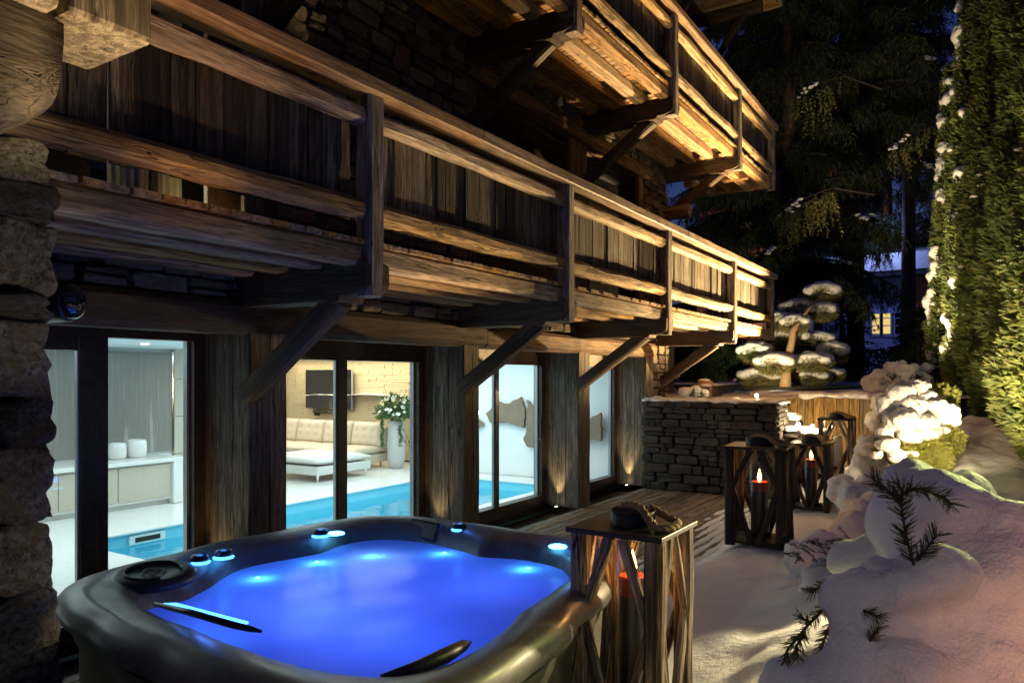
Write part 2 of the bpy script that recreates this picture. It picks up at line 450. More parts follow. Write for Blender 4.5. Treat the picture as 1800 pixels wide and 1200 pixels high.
def box_data(x0, x1, y0, y1, z0, z1, ch=0.0):
    if ch <= 0:
        V = [(x, y, z) for z in (z0, z1) for y in (y0, y1) for x in (x0, x1)]
        return V, [(0, 2, 3, 1), (4, 5, 7, 6), (0, 1, 5, 4), (2, 6, 7, 3), (0, 4, 6, 2), (1, 3, 7, 5)]
    bm = bmesh.new()
    bmesh.ops.create_cube(bm, size=1)
    for v in bm.verts:
        v.co = ((x0 + x1) / 2 + v.co.x * (x1 - x0), (y0 + y1) / 2 + v.co.y * (y1 - y0), (z0 + z1) / 2 + v.co.z * (z1 - z0))
    bmesh.ops.bevel(bm, geom=bm.edges[:], offset=ch, segments=2, profile=0.5, affect='EDGES')
    bm.verts.index_update()
    d = [tuple(v.co) for v in bm.verts], [tuple(v.index for v in f.verts) for f in bm.faces]
    bm.free()
    return d
def box(name, x0, x1, y0, y1, z0, z1, mat, parent=None, ch=0.0, M=None):
    """a box given in the world (or in M's frame); its own origin sits at its middle"""
    cx, cy, cz = (x0 + x1) / 2, (y0 + y1) / 2, (z0 + z1) / 2
    d = box_data(x0 - cx, x1 - cx, y0 - cy, y1 - cy, z0 - cz, z1 - cz, ch)
    return obj(name, mesh(name, *d, mat), parent, (M or Matrix()) @ Matrix.Translation((cx, cy, cz)))
def wob(p, f, s):
    return mnoise.noise(Vector((p[0] * f + s * 7.1, p[1] * f + s * 3.3, p[2] * f - s * 5.7)))
def beam_data(L, w, h, seed, seg=None, rnd=0.18, rough=0.012, bow=0.0, twist_end=None):
    """timber along local X, section w (local Y) by h (local Z), rounded corners, uneven"""
    seg = seg or max(1, min(16, int(L / 0.28)))
    c = rnd * min(w, h)
    sec = [(-w/2 + c, -h/2), (w/2 - c, -h/2), (w/2, -h/2 + c), (w/2, h/2 - c),
           (w/2 - c, h/2), (-w/2 + c, h/2), (-w/2, h/2 - c), (-w/2, -h/2 + c)]
    V, Fc = [], []
    for i in range(seg + 1):
        x = -L/2 + L * i / seg
        b = bow * math.sin(math.pi * i / seg)
        for j, (y, z) in enumerate(sec):
            n1 = wob((x, y * 4, z * 4), 2.3, seed); n2 = wob((x + 31, y * 4, z * 4), 2.3, seed)
            V.append((x, y + n1 * rough * 2, z + n2 * rough * 2 + b))
    for i in range(seg):
        for j in range(8):
            a, b2 = i * 8 + j, i * 8 + (j + 1) % 8
            Fc.append((a, a + 8, b2 + 8, b2))
    Fc.append(tuple(range(8)))
    Fc.append(tuple(seg * 8 + j for j in range(7, -1, -1)))
    return V, Fc
BID = [0]
def frame_from(p0, p1, up=(0, 0, 1)):
    p0, p1 = Vector(p0), Vector(p1)
    x = (p1 - p0).normalized(); u = Vector(up)
    if abs(x.dot(u)) > 0.98: u = Vector((1, 0, 0))
    y = u.cross(x).normalized(); z = x.cross(y)
    M = Matrix((x, y, z)).transposed().to_4x4()
    M.translation = (p0 + p1) / 2
    return M
def beam(name, p0, p1, w, h, mat, parent=None, up=(0, 0, 1), **kw):
    BID[0] += 1
    L = (Vector(p1) - Vector(p0)).length
    return obj(name, mesh(name, *beam_data(L, w, h, BID[0], **kw), mat), parent, frame_from(p0, p1, up))
def tube_data(pts, rad, n=8, cap=True):
    pts = [Vector(p) for p in pts]
    if isinstance(rad, (int, float)): rad = [rad] * len(pts)
    V, Fc = [], []
    prev = None
    for i, p in enumerate(pts):
        t = (pts[min(i + 1, len(pts) - 1)] - pts[max(i - 1, 0)]).normalized()
        if prev is None:
            a = t.cross(Vector((0, 0, 1)))
            if a.length < 0.05: a = t.cross(Vector((1, 0, 0)))
        else: a = prev - t * prev.dot(t)
        a.normalize(); prev = a; b = t.cross(a)
        for j in range(n):
            th = 2 * math.pi * j / n
            V.append(p + (a * math.cos(th) + b * math.sin(th)) * rad[i])
    for i in range(len(pts) - 1):
        for j in range(n):
            q, r = i * n + j, i * n + (j + 1) % n
            Fc.append((q, r, r + n, q + n))
    if cap:
        Fc.append(tuple(range(n - 1, -1, -1)))
        Fc.append(tuple((len(pts) - 1) * n + j for j in range(n)))
    return V, Fc
def lathe_data(prof, n=32, cx=0, cy=0):
    V, Fc = [], []
    for r, z in prof:
        for j in range(n):
            th = 2 * math.pi * j / n
            V.append((cx + r * math.cos(th), cy + r * math.sin(th), z))
    for i in range(len(prof) - 1):
        for j in range(n):
            q, s = i * n + j, i * n + (j + 1) % n
            Fc.append((q, s, s + n, q + n))
    return V, Fc
def stone_data(seed, n=3, amp=1.0):
    """unit stone (-.5 .. .5) with broken rounded faces"""
    V, Fc, idx = [], [], {}
    pw = 14 if n > 4 else 12
    def vert(p):
        key = tuple(round(c, 4) for c in p)
        if key not in idx:
            q = Vector(p) * 2
            l4 = (abs(q.x)**pw + abs(q.y)**pw + abs(q.z)**pw) ** (1 / pw)
            q = q / max(l4, 1e-6) * (0.94 + 0.07 * math.sin(seed))
            d = amp * mnoise.noise(q * 1.1 + Vector((seed * 9.1, 0, 0))) * 0.14 + (amp - 1) * 0.10 * mnoise.noise(q * 6 + Vector((seed, 0, 0))) + mnoise.noise(q * 2.7 + Vector((0, seed * 5.1, 0))) * 0.07
            q = q * (1 + d) * 0.5
            idx[key] = len(V); V.append(tuple(q))
        return idx[key]
    for ax in range(3):
        for sgn in (-0.5, 0.5):
            for i in range(n):
                for j in range(n):
                    qs = []
                    for a, b in ((i, j), (i + 1, j), (i + 1, j + 1), (i, j + 1)):
                        p = [0, 0, 0]; p[ax] = sgn
                        p[(ax + 1) % 3] = -0.5 + a / n; p[(ax + 2) % 3] = -0.5 + b / n
                        qs.append(vert(p))
                    Fc.append(tuple(qs) if sgn > 0 else tuple(qs[::-1]))
    return V, Fc
STONES = {}
def stone_mesh(k, mat, n=2):
    key = (k, mat, n)
    if key not in STONES: STONES[key] = mesh('stone', *stone_data(k + 1, n, 1.8 if n > 7 else 1.0), mat, smooth=n > 3)
    return STONES[key]
def courses(u0, u1, z0, z1, hmin, hmax, lmin, lmax, rnd):
    """broken courses: rectangles (u, z, length, height)"""
    out = []; z = z0
    while z < z1 - 0.02:
        h = min(rnd.uniform(hmin, hmax), z1 - z)
        if z1 - (z + h) < hmin * 0.7: h = z1 - z
        u = u0
        while u < u1 - 0.01:
            l = min(rnd.uniform(lmin, lmax), u1 - u)
            if u1 - (u + l) < lmin * 0.6: l = u1 - u
            if h > hmin * 1.5 and rnd.random() < 0.25:
                k = rnd.uniform(0.4, 0.6)
                out += [(u + l/2, z + h * k/2, l, h * k), (u + l/2, z + h * (1 + k)/2, l, h * (1 - k))]
            else: out.append((u + l/2, z + h/2, l, h))
            u += l
        z += h
    return out
def stone_face(parent, rects, axis, plane, mat, rnd, depth=0.22, gap=0.014, limit=290, proud=0.03, n=2, stuff_name='small_stones', nv=10):
    """axis 'Y': the wall runs along Y in the plane X=plane (faces +X); axis 'X': runs along X, faces -Y"""
    rest = []
    def key(r):
        p = Vector((plane, r[0], r[1])) if axis == 'Y' else Vector((r[0], plane, r[1]))
        return -(r[2] * r[3]) / ((p - cam.location).length ** 2)
    rects = sorted(rects, key=key)
    for i, (u, z, l, h) in enumerate(rects):
        k = rnd.randrange(nv)
        pr = rnd.uniform(-proud, proud)
        rot = Matrix.Rotation(rnd.uniform(-0.05, 0.05), 4, 'X' if axis == 'Y' else 'Y')
        if axis == 'Y':
            M = Matrix.Translation((plane - depth/2 + pr, u, z)) @ rot @ Matrix.Diagonal((depth, max(l - gap, 0.02), max(h - gap, 0.02), 1))
        else:
            M = Matrix.Translation((u, plane + depth/2 - pr, z)) @ rot @ Matrix.Diagonal((max(l - gap, 0.02), depth, max(h - gap, 0.02), 1))
        if i < limit: obj('stone', stone_mesh(k, mat, n), parent, M)
        else:
            v, f = stone_data(k + 1, 2)
            rest.append(([M @ Vector(q) for q in v], f))
    if rest:
        o = obj(stuff_name, mesh(stuff_name, *join_data(rest), mat), parent); o['kind'] = 'stuff'

def ico_data(c, r, sub=2):
    bm = bmesh.new()
    bmesh.ops.create_icosphere(bm, subdivisions=sub, radius=1)
    d = [(c[0] + v.co.x * r[0], c[1] + v.co.y * r[1], c[2] + v.co.z * r[2]) for v in bm.verts], [tuple(v.index for v in f.verts) for f in bm.faces]
    bm.free(); return d
TMP = []
def blobs(name, balls, voxel, mat, parent=None, smooth_it=6, lump=0.0, lump_f=3.0, M=None):
    """snow: ellipsoids fused into one skin"""
    d = join_data([ico_data(c, (r, r, r) if isinstance(r, (int, float)) else r) for c, r in balls])
    me0 = mesh('tmp', *d)
    if not TMP:
        t = bpy.data.objects.new('tmp', me0)
        sc2 = bpy.data.scenes.new('tmp'); sc2.collection.objects.link(t)
        md = t.modifiers.new('r', 'REMESH'); md.mode = 'VOXEL'
        sm = t.modifiers.new('s', 'SMOOTH'); sm.factor = 0.6
        TMP.extend((t, sc2))
    t, sc2 = TMP
    t.data = me0; t.modifiers['r'].voxel_size = voxel; t.modifiers['s'].iterations = smooth_it
    sc2.view_layers[0].update(); dg = sc2.view_layers[0].depsgraph
    me = bpy.data.meshes.new_from_object(t.evaluated_get(dg))
    me.name = name
    if lump:
        nr = [v.normal.copy() for v in me.vertices]; cs = [v.co.copy() for v in me.vertices]
        new = [c + n_ * lump * (mnoise.noise(c * lump_f) + 0.5 * mnoise.noise(c * lump_f * 2.3) + 0.28 * mnoise.noise(c * lump_f * 5.5)) for c, n_ in zip(cs, nr)]
        me.vertices.foreach_set('co', [x for c in new for x in c]); me.update()
    me.materials.clear(); me.materials.append(MATS[mat])
    me.polygons.foreach_set('use_smooth', [True] * len(me.polygons))
    return obj(name, me, parent, M)
def sprays(centers, dirs, size, width, rnd, per=3, jitter=0.5, droop=0.0, tri=False):
    """leafy sprays: narrow triangles fanning about each direction; numpy"""
    n = len(centers)
    C = np.repeat(np.asarray(centers, float), per, 0); D = np.repeat(np.asarray(dirs, float), per, 0)
    D = D + rnd.normal(0, jitter, D.shape); D[:, 2] -= droop
    D /= np.linalg.norm(D, axis=1, keepdims=True) + 1e-9
    Nn = rnd.normal(0, 1, D.shape)
    Sd = np.cross(D, Nn); Sd /= np.linalg.norm(Sd, axis=1, keepdims=True) + 1e-9
    L = (size * rnd.uniform(0.55, 1.3, (len(C), 1))); W = width * rnd.uniform(0.6, 1.3, (len(C), 1))
    A = C; B = C + D * L * 0.5 + Sd * W; E2 = C + D * L; G = C + D * L * 0.5 - Sd * W
    if tri: return np.stack([A + Sd * W, E2, A - Sd * W], 1).reshape(-1, 3)
    return np.stack([A, B, E2, G], 1).reshape(-1, 3)
# ------------------------------------------------------------------ setting: ground, deck, sky-side hill
def sstep(a, b, x):
    t = min(1, max(0, (x - a) / (b - a))); return t * t * (3 - 2 * t)
def snow_h(x, y):
    e = 0.22 * mnoise.noise(Vector((y * 0.9, 3.3, 0)))
    z = -0.06 + 0.30 * sstep(-2.62 + e - 0.02 * y, -2.12 + e, x)
    z += 0.46 * sstep(-1.55, -0.15, x)
    z += 0.05 * mnoise.noise(Vector((x * 1.4, y * 1.4, 0))) * sstep(-2.3, -1.6, x)
    z += 0.10 * max(0, mnoise.noise(Vector((x * 2.6 + 9, y * 2.6, 1)))) * sstep(-1.9, -1.0, x)
    z += 0.012 * mnoise.noise(Vector((x * 7, y * 7, 2)))
    # footprints and hollows
    z -= 0.05 * max(0, mnoise.noise(Vector((x * 3.3, y * 2.1, 7))) - 0.15) * sstep(-2.5, -2.2, x)
    z += 0.55 * sstep(9.0, 14.2, y) * sstep(-2.6, -1.2, x)
    return z
g = tag(obj('ground', mesh('ground', [(-5.68, -20, -0.14), (60, -20, -0.14), (60, 120, -0.14), (-5.68, 120, -0.14), (-60, -20, -1.7), (-5.68, -20, -1.7), (-5.68, 120, -1.7), (-60, 120, -1.7)], [(0, 1, 2, 3), (4, 5, 6, 7), (0, 3, 6, 5)], 'dirt')), kind='structure')
V, Fc = [], []
nx, ny = 150, 330
for j in range(ny + 1):
    for i in range(nx + 1):
        x = -2.9 + 6.4 * i / nx; y = -1.0 + 15.6 * j / ny
        V.append((x, y, snow_h(x, y)))
for j in range(ny):
    for i in range(nx):
        a = j * (nx + 1) + i
        Fc.append((a, a + 1, a + nx + 2, a + nx + 1))
tag(obj('snow_ground', mesh('snow_ground', V, Fc, 'snow', True)), kind='structure')

# terrace ground behind the garden walls
def terr_h(x, y):
    z = 1.50 + 0.02 * (y - 12.3) + 0.05 * mnoise.noise(Vector((x * 0.8, y * 0.8, 4))) + 0.015 * mnoise.noise(Vector((x * 4, y * 4, 4)))
    return z
V, Fc = [], []
nx, ny = 120, 90
for j in range(ny + 1):
    for i in range(nx + 1):
        y = 12.42 + 26 * (j / ny) ** 1.5
        x0, x1 = -14.0, (-3.05 if y < 15.4 else 6.0)
        x = x0 + (x1 - x0) * i / nx
        z = terr_h(x, y)
        if x < -9: z -= 0.0
        V.append((x, y, z))
for j in range(ny):
    for i in range(nx):
        a = j * (nx + 1) + i
        Fc.append((a, a + 1, a + nx + 2, a + nx + 1))
tag(obj('terrace_snow', mesh('terrace_snow', V, Fc, 'snow', True)), kind='structure')
# dark hill that closes the view behind the trees
V, Fc = [], []
for j in range(2):
    for i in range(41):
        x = -70 + 3.5 * i
        V.append((x, 62 + j * 10, -1 if j == 0 else 9 + 3 * mnoise.noise(Vector((x * 0.07, 0, 0)))))
for i in range(40): Fc.append((i, i + 1, i + 42, i + 41))
tag(obj('hill', mesh('hill', V, Fc, 'forest_hill', True)), kind='structure')

# timber deck: boards along the facade
deck = tag(obj('deck', mesh('deck', *box_data(-5.05, -2.0, -1, 12.1, -0.13, -0.05), 'dirt')), kind='structure')
x = -5.03
k = 0
while x < -2.05:
    w = R.uniform(0.115, 0.135)
    y = -0.9 + R.uniform(-1.5, 0)
    while y < 12.08:
        L = R.uniform(2.4, 4.2)
        y0, y1 = max(y, -0.9), min(y + L, 12.08)
        if y1 - y0 > 0.2 and y1 > 1.0:
            beam('board', (x + w/2, y0, -0.018 + R.uniform(-0.003, 0.003)), (x + w/2, y1 - 0.006, -0.018 + R.uniform(-0.003, 0.003)), w - 0.010, 0.034, 'deck_wood', deck, rough=0.0015, rnd=0.12)
        y += L
    x += w
# thin trodden snow left on the boards, broken by the gaps
V, Fc = [], []
rr = random.Random(3)
for b in range(9):
    xb = -3.25 + b * 0.126
    for s in range(150):
        y0 = 3.6 + s * 0.05
        c = mnoise.noise(Vector((xb * 1.3, y0 * 0.55, 0))) * 0.9 + mnoise.noise(Vector((xb * 5, y0 * 4, 3))) * 0.55
        cov = sstep(-3.35, -2.75, xb + 0.02 * (y0 - 8)) - 0.42 - c
        if cov < 0 or y0 > 11.6: continue
        wq = min(1.0, 0.45 + cov)
        xc = xb + 0.063; hw = 0.055 * wq
        a = len(V)
        z = 0.006 + 0.02 * min(1, cov)
        jit = lambda: rr.uniform(-0.010, 0.010)
        V += [(xc - hw + jit(), y0, 0), (xc + hw + jit(), y0, 0), (xc + hw + jit(), y0 + 0.052, 0), (xc - hw + jit(), y0 + 0.052, 0),
              (xc - hw * 0.7, y0 + 0.008, z), (xc + hw * 0.7, y0 + 0.008, z), (xc + hw * 0.7, y0 + 0.044, z), (xc - hw * 0.7, y0 + 0.044, z)]
        Fc += [(a, a+1, a+5, a+4), (a+1, a+2, a+6, a+5), (a+2, a+3, a+7, a+6), (a+3, a, a+4, a+7), (a+4, a+5, a+6, a+7)]
tag(obj('trodden_snow', mesh('trodden_snow', V, Fc, 'snow')), kind='stuff')

# ------------------------------------------------------------------ the chalet
FX, GX, BX = -5.05, -5.65, -3.72          # wall face, window plane, balcony edge
PY = [1.03, 3.93, 6.88, 9.77, 12.97, 15.72]
chalet = tag(empty('chalet', (-8, 7, 0)), 'large old-timber and stone chalet with two plank balconies and a lit pool hall', 'house')
# walls behind the cladding (mortar cores)
box('wall_core', -5.62, FX - 0.12, 0.9, 13.40, 2.56, 3.0, 'mortar', chalet)
def wall_part(name, label=None):
    o = empty(name, parent=chalet); 
    if label: o['label'] = label
    return o
rs = random.Random(11)
sw = wall_part('stone_wall', 'stone band between the window lintel and the lower balcony')
stone_face(sw, courses(0.9, 13.42, 2.57, 3.02, 0.09, 0.19, 0.16, 0.46, rs), 'Y', FX, 'wall_stone', rs, n=3)
sw2 = wall_part('stone_wall', 'stone wall of the upper floors')
box('mortar_core', -5.6, FX - 0.13, 4.25, 7.0, 3.0, 6.35, 'mortar', sw2)
box('mortar_core', -5.6, FX - 0.13, 7.0, 13.40, 5.66, 6.35, 'mortar', sw2)
box('mortar_core', -5.6, FX - 0.13, 12.35, 13.40, 3.0, 5.66, 'mortar', sw2)
rects = courses(4.2, 7.0, 3.3, 6.3, 0.10, 0.22, 0.18, 0.50, rs) + courses(7.0, 12.3, 5.66, 6.3, 0.09, 0.17, 0.15, 0.40, rs) \
    + courses(12.3, 13.42, 3.1, 6.3, 0.11, 0.22, 0.2, 0.45, rs)
stone_face(sw2, rects, 'Y', FX, 'wall_stone', rs, n=3, limit=298)
sw3 = wall_part('stone_wall', 'stone corner of the ground floor')
box('mortar_core', -5.6, FX - 0.13, 12.72, 13.38, 0.0, 2.56, 'mortar', sw3)
stone_face(sw3, courses(12.66, 13.42, 0.0, 2.57, 0.10, 0.22, 0.18, 0.42, rs), 'Y', FX, 'wall_stone', rs, n=3)
# dark walls set back, and the floor slab between the storeys
box('storey_slab', -15.2, -5.64, -1.0, 13.35, 2.58, 2.98, 'mortar', chalet)
box('storey_slab', -15.2, -5.64, -1.0, 13.35, 5.72, 6.1, 'mortar', chalet)
box('timber_wall', -5.75, -5.70, -1.0, 3.0, 2.98, 5.7, 'dark_beam_wood', chalet)
box('timber_wall', -5.75, -5.70, 4.0, 11.4, 2.98, 5.7, 'dark_beam_wood', chalet)
box('timber_wall', -5.2, -5.10, -1.0, 13.4, 6.3, 10.2, 'dark_beam_wood', chalet)
box('timber_wall', -15.2, -5.1, 13.36, 13.42, 0.0, 10.2, 'mortar', chalet)

# vertical cladding between bays on the first floor
for y0, y1 in ((-0.5, 1.4), (3.92, 4.28), (6.9, 7.2), (9.55, 10.1), (12.1, 12.34)):
    y = y0
    while y < y1 - 0.02:
        w = min(R.uniform(0.15, 0.24), y1 - y)
        beam('cladding_board', (-5.12, y + w/2, 2.98), (-5.12, y + w/2, 5.44), w - 0.006, 0.06, 'clad_wood', chalet, up=(1, 0, 0), rough=0.003)
        y += w

# lintels
beam('lintel', (-5.14, 0.3, 2.425), (-5.14, 7.3, 2.425), 0.26, 0.27, 'dark_beam_wood', chalet, rough=0.007)
beam('lintel', (-5.14, 7.31, 2.415), (-5.14, 12.72, 2.415), 0.26, 0.25, 'lintel_wood', chalet, rough=0.006)
for i, x in enumerate((-5.345, -5.475, -5.60)):
    beam('soffit_board', (x, 0.3, 2.335), (x, 12.7, 2.335), 0.12, 0.05, 'lintel_wood', chalet, rough=0.003)
beam('lintel', (-5.14, 6.95, 5.55), (-5.14, 12.6, 5.55), 0.26, 0.20, 'lintel_wood', chalet, rough=0.006)
for i, x in enumerate((-5.34, -5.46, -5.58, -5.68)):
    beam('soffit_board', (x, 7.0, 5.47), (x, 12.4, 5.47), 0.115, 0.05, 'clad_wood', chalet, rough=0.004)

# columns between the windows: boards on a core
cols = [(0.98, 1.36, 'dark'), (3.94, 4.29, ''), (6.88, 7.16, ''), (9.75, 10.08, ''), (12.33, 12.64, '')]
for ci, (y0, y1, _) in enumerate(cols):
    col = empty('column', (-5.3, (y0 + y1) / 2, 0), parent=chalet)
    box('core', -5.66, -5.09, y0 + 0.03, y1 - 0.01, 0.0, 2.31, 'mortar', col)
    xs = [-5.70, -5.50, -5.27, -5.06]
    for a, b in zip(xs, xs[1:]):
        beam('board', ((a + b) / 2, y0 + 0.012, 0.0), ((a + b) / 2, y0 + 0.012, 2.31), 0.036, b - a - 0.004, 'clad_wood', col, up=(1, 0, 0), rough=0.0035, seg=10, rnd=0.1)
        beam('board', ((a + b) / 2, y1 + 0.006, 0.0), ((a + b) / 2, y1 + 0.006, 2.31), 0.03, b - a - 0.004, 'clad_wood', col, up=(1, 0, 0), rough=0.003, seg=8, rnd=0.1)
    m_ = (y0 + y1) / 2 + 0.02
    for a, b in ((y0 - 0.006, m_), (m_, y1 + 0.02)):
        beam('board', (-5.065, (a + b) / 2, 0.0), (-5.065, (a + b) / 2, 2.31), b - a - 0.004, 0.04, 'clad_wood', col, up=(1, 0, 0), rough=0.004, seg=10, rnd=0.1)

# windows of the pool hall
def window(y0, y1, m0, m1, ztop, label, zb=0.16, sub=None):
    """two leaves: left leaf y0..m1, right leaf m0..y1; stile faces at X=GX"""
    w = empty('window', (GX, (y0 + y1) / 2, 0), parent=chalet); w['label'] = label
    T = 2.315
    d = []
    d.append(box_data(GX - 0.10, GX + 0.04, y0, y0 + 0.07, 0.0, T)); d.append(box_data(GX - 0.10, GX + 0.04, y1 - 0.11, y1, 0.0, T))
    d.append(box_data(GX - 0.10, GX + 0.045, y0 + 0.07, y1 - 0.11, ztop, T)); d.append(box_data(GX - 0.10, GX + 0.045, y0 + 0.07, y1 - 0.11, 0.0, zb))
    obj('frame', mesh('frame', *join_data(d), 'frame_wood'), w)
    box('stile', GX - 0.01, GX + 0.05, m0, m0 + (m1 - m0) * 0.48, zb, ztop, 'frame_wood', w, 0.004)
    box('stile', GX - 0.08, GX - 0.02, m0 + (m1 - m0) * 0.52, m1, zb, ztop, 'frame_wood', w, 0.004)
    box('edge_strip', GX - 0.075, GX - 0.025, y1 - 0.135, y1 - 0.112, zb, ztop, 'alu_frame', w)
    box('edge_strip', GX - 0.005, GX + 0.03, m0 - 0.018, m0 - 0.002, zb, ztop, 'alu_frame', w)
    box('pane', GX + 0.012, GX + 0.022, y0 + 0.07, m0 - 0.018, zb, ztop - 0.002, 'pane_glass', w)
    box('pane', GX - 0.055, GX - 0.045, m1, y1 - 0.135, zb, ztop - 0.002, 'pane_glass', w)
    return w
w1 = window(1.38, 3.92, 2.88, 3.12, 2.245, 'wide sliding window nearest the hot tub, showing white counter and slate wall', 0.14)
box('top_rail', GX - 0.005, GX + 0.05, 1.45, 2.86, 2.14, 2.245, 'frame_wood', w1)
window(4.30, 6.86, 5.45, 5.65, 2.115, 'sliding window showing the sofa and television')
window(7.17, 9.73, 8.36, 8.54, 2.115, 'sliding window with pale blue end wall behind it')
window(10.09, 12.32, 10.9, 11.0, 2.115, 'narrowly seen window nearest the stone corner')
# door pull on the third window
hd = obj('door_pull', mesh('door_pull', *tube_data([(GX + 0.05, 9.50, 1.0), (GX + 0.10, 9.50, 1.02), (GX + 0.10, 9.50, 1.33), (GX + 0.05, 9.50, 1.35)], 0.012, 6), 'black_metal'), chalet)

# first floor: lit room behind curtains, seen under the balcony rails
fr1 = empty('window', (-5.7, 3.5, 3), parent=chalet); fr1['label'] = 'first-floor window with pale pleated curtain'
V, Fc = [], []
for i in range(61):
    y = 3.18 + 0.64 * i / 60
    for z in (3.05, 5.3): V.append((-5.80 + 0.03 * math.sin(i * 1.05) * (0.7 + 0.3 * math.sin(i * 0.31)), y, z))
for i in range(60): Fc.append((2 * i, 2 * i + 2, 2 * i + 3, 2 * i + 1))
obj('curtain', mesh('curtain', V, Fc, 'curtain', True), fr1)
box('pane', -5.72, -5.71, 3.0, 4.0, 3.0, 5.4, 'pane_glass', fr1)
box('stile', -5.70, -5.66, 3.46, 3.52, 3.0, 5.4, 'frame_wood', fr1)
fr2 = empty('window', (-5.7, 12, 3), parent=chalet); fr2['label'] = 'first-floor window near the corner with pale blind'
V, Fc = [], []
for i in range(31):
    y = 11.42 + 0.9 * i / 30
    for z in (3.0, 5.25): V.append((-5.82 + 0.02 * math.sin(i * 1.3), y, z))
for i in range(30): Fc.append((2 * i, 2 * i + 2, 2 * i + 3, 2 * i + 1))
obj('curtain', mesh('curtain', V, Fc, 'curtain', True), fr2)
box('pane', -5.72, -5.71, 11.4, 12.33, 3.0, 5.4, 'pane_glass', fr2)
lamp('cladding_fill', 'POINT', (-5.35, 3.84, 3.35), 2.5, WARM, 0.03)  # added outside the glass to light the cladding edge orange
lamp('room_lamp_b', 'AREA', (-6.6, 3.5, 4.0), 60, (1, 0.85, 0.6), 0.8, (-5.7, 3.5, 3.6))
lamp('room_lamp_c', 'AREA', (-6.6, 11.9, 4.4), 40, (1, 0.85, 0.6), 0.8, (-5.7, 11.9, 4.4))

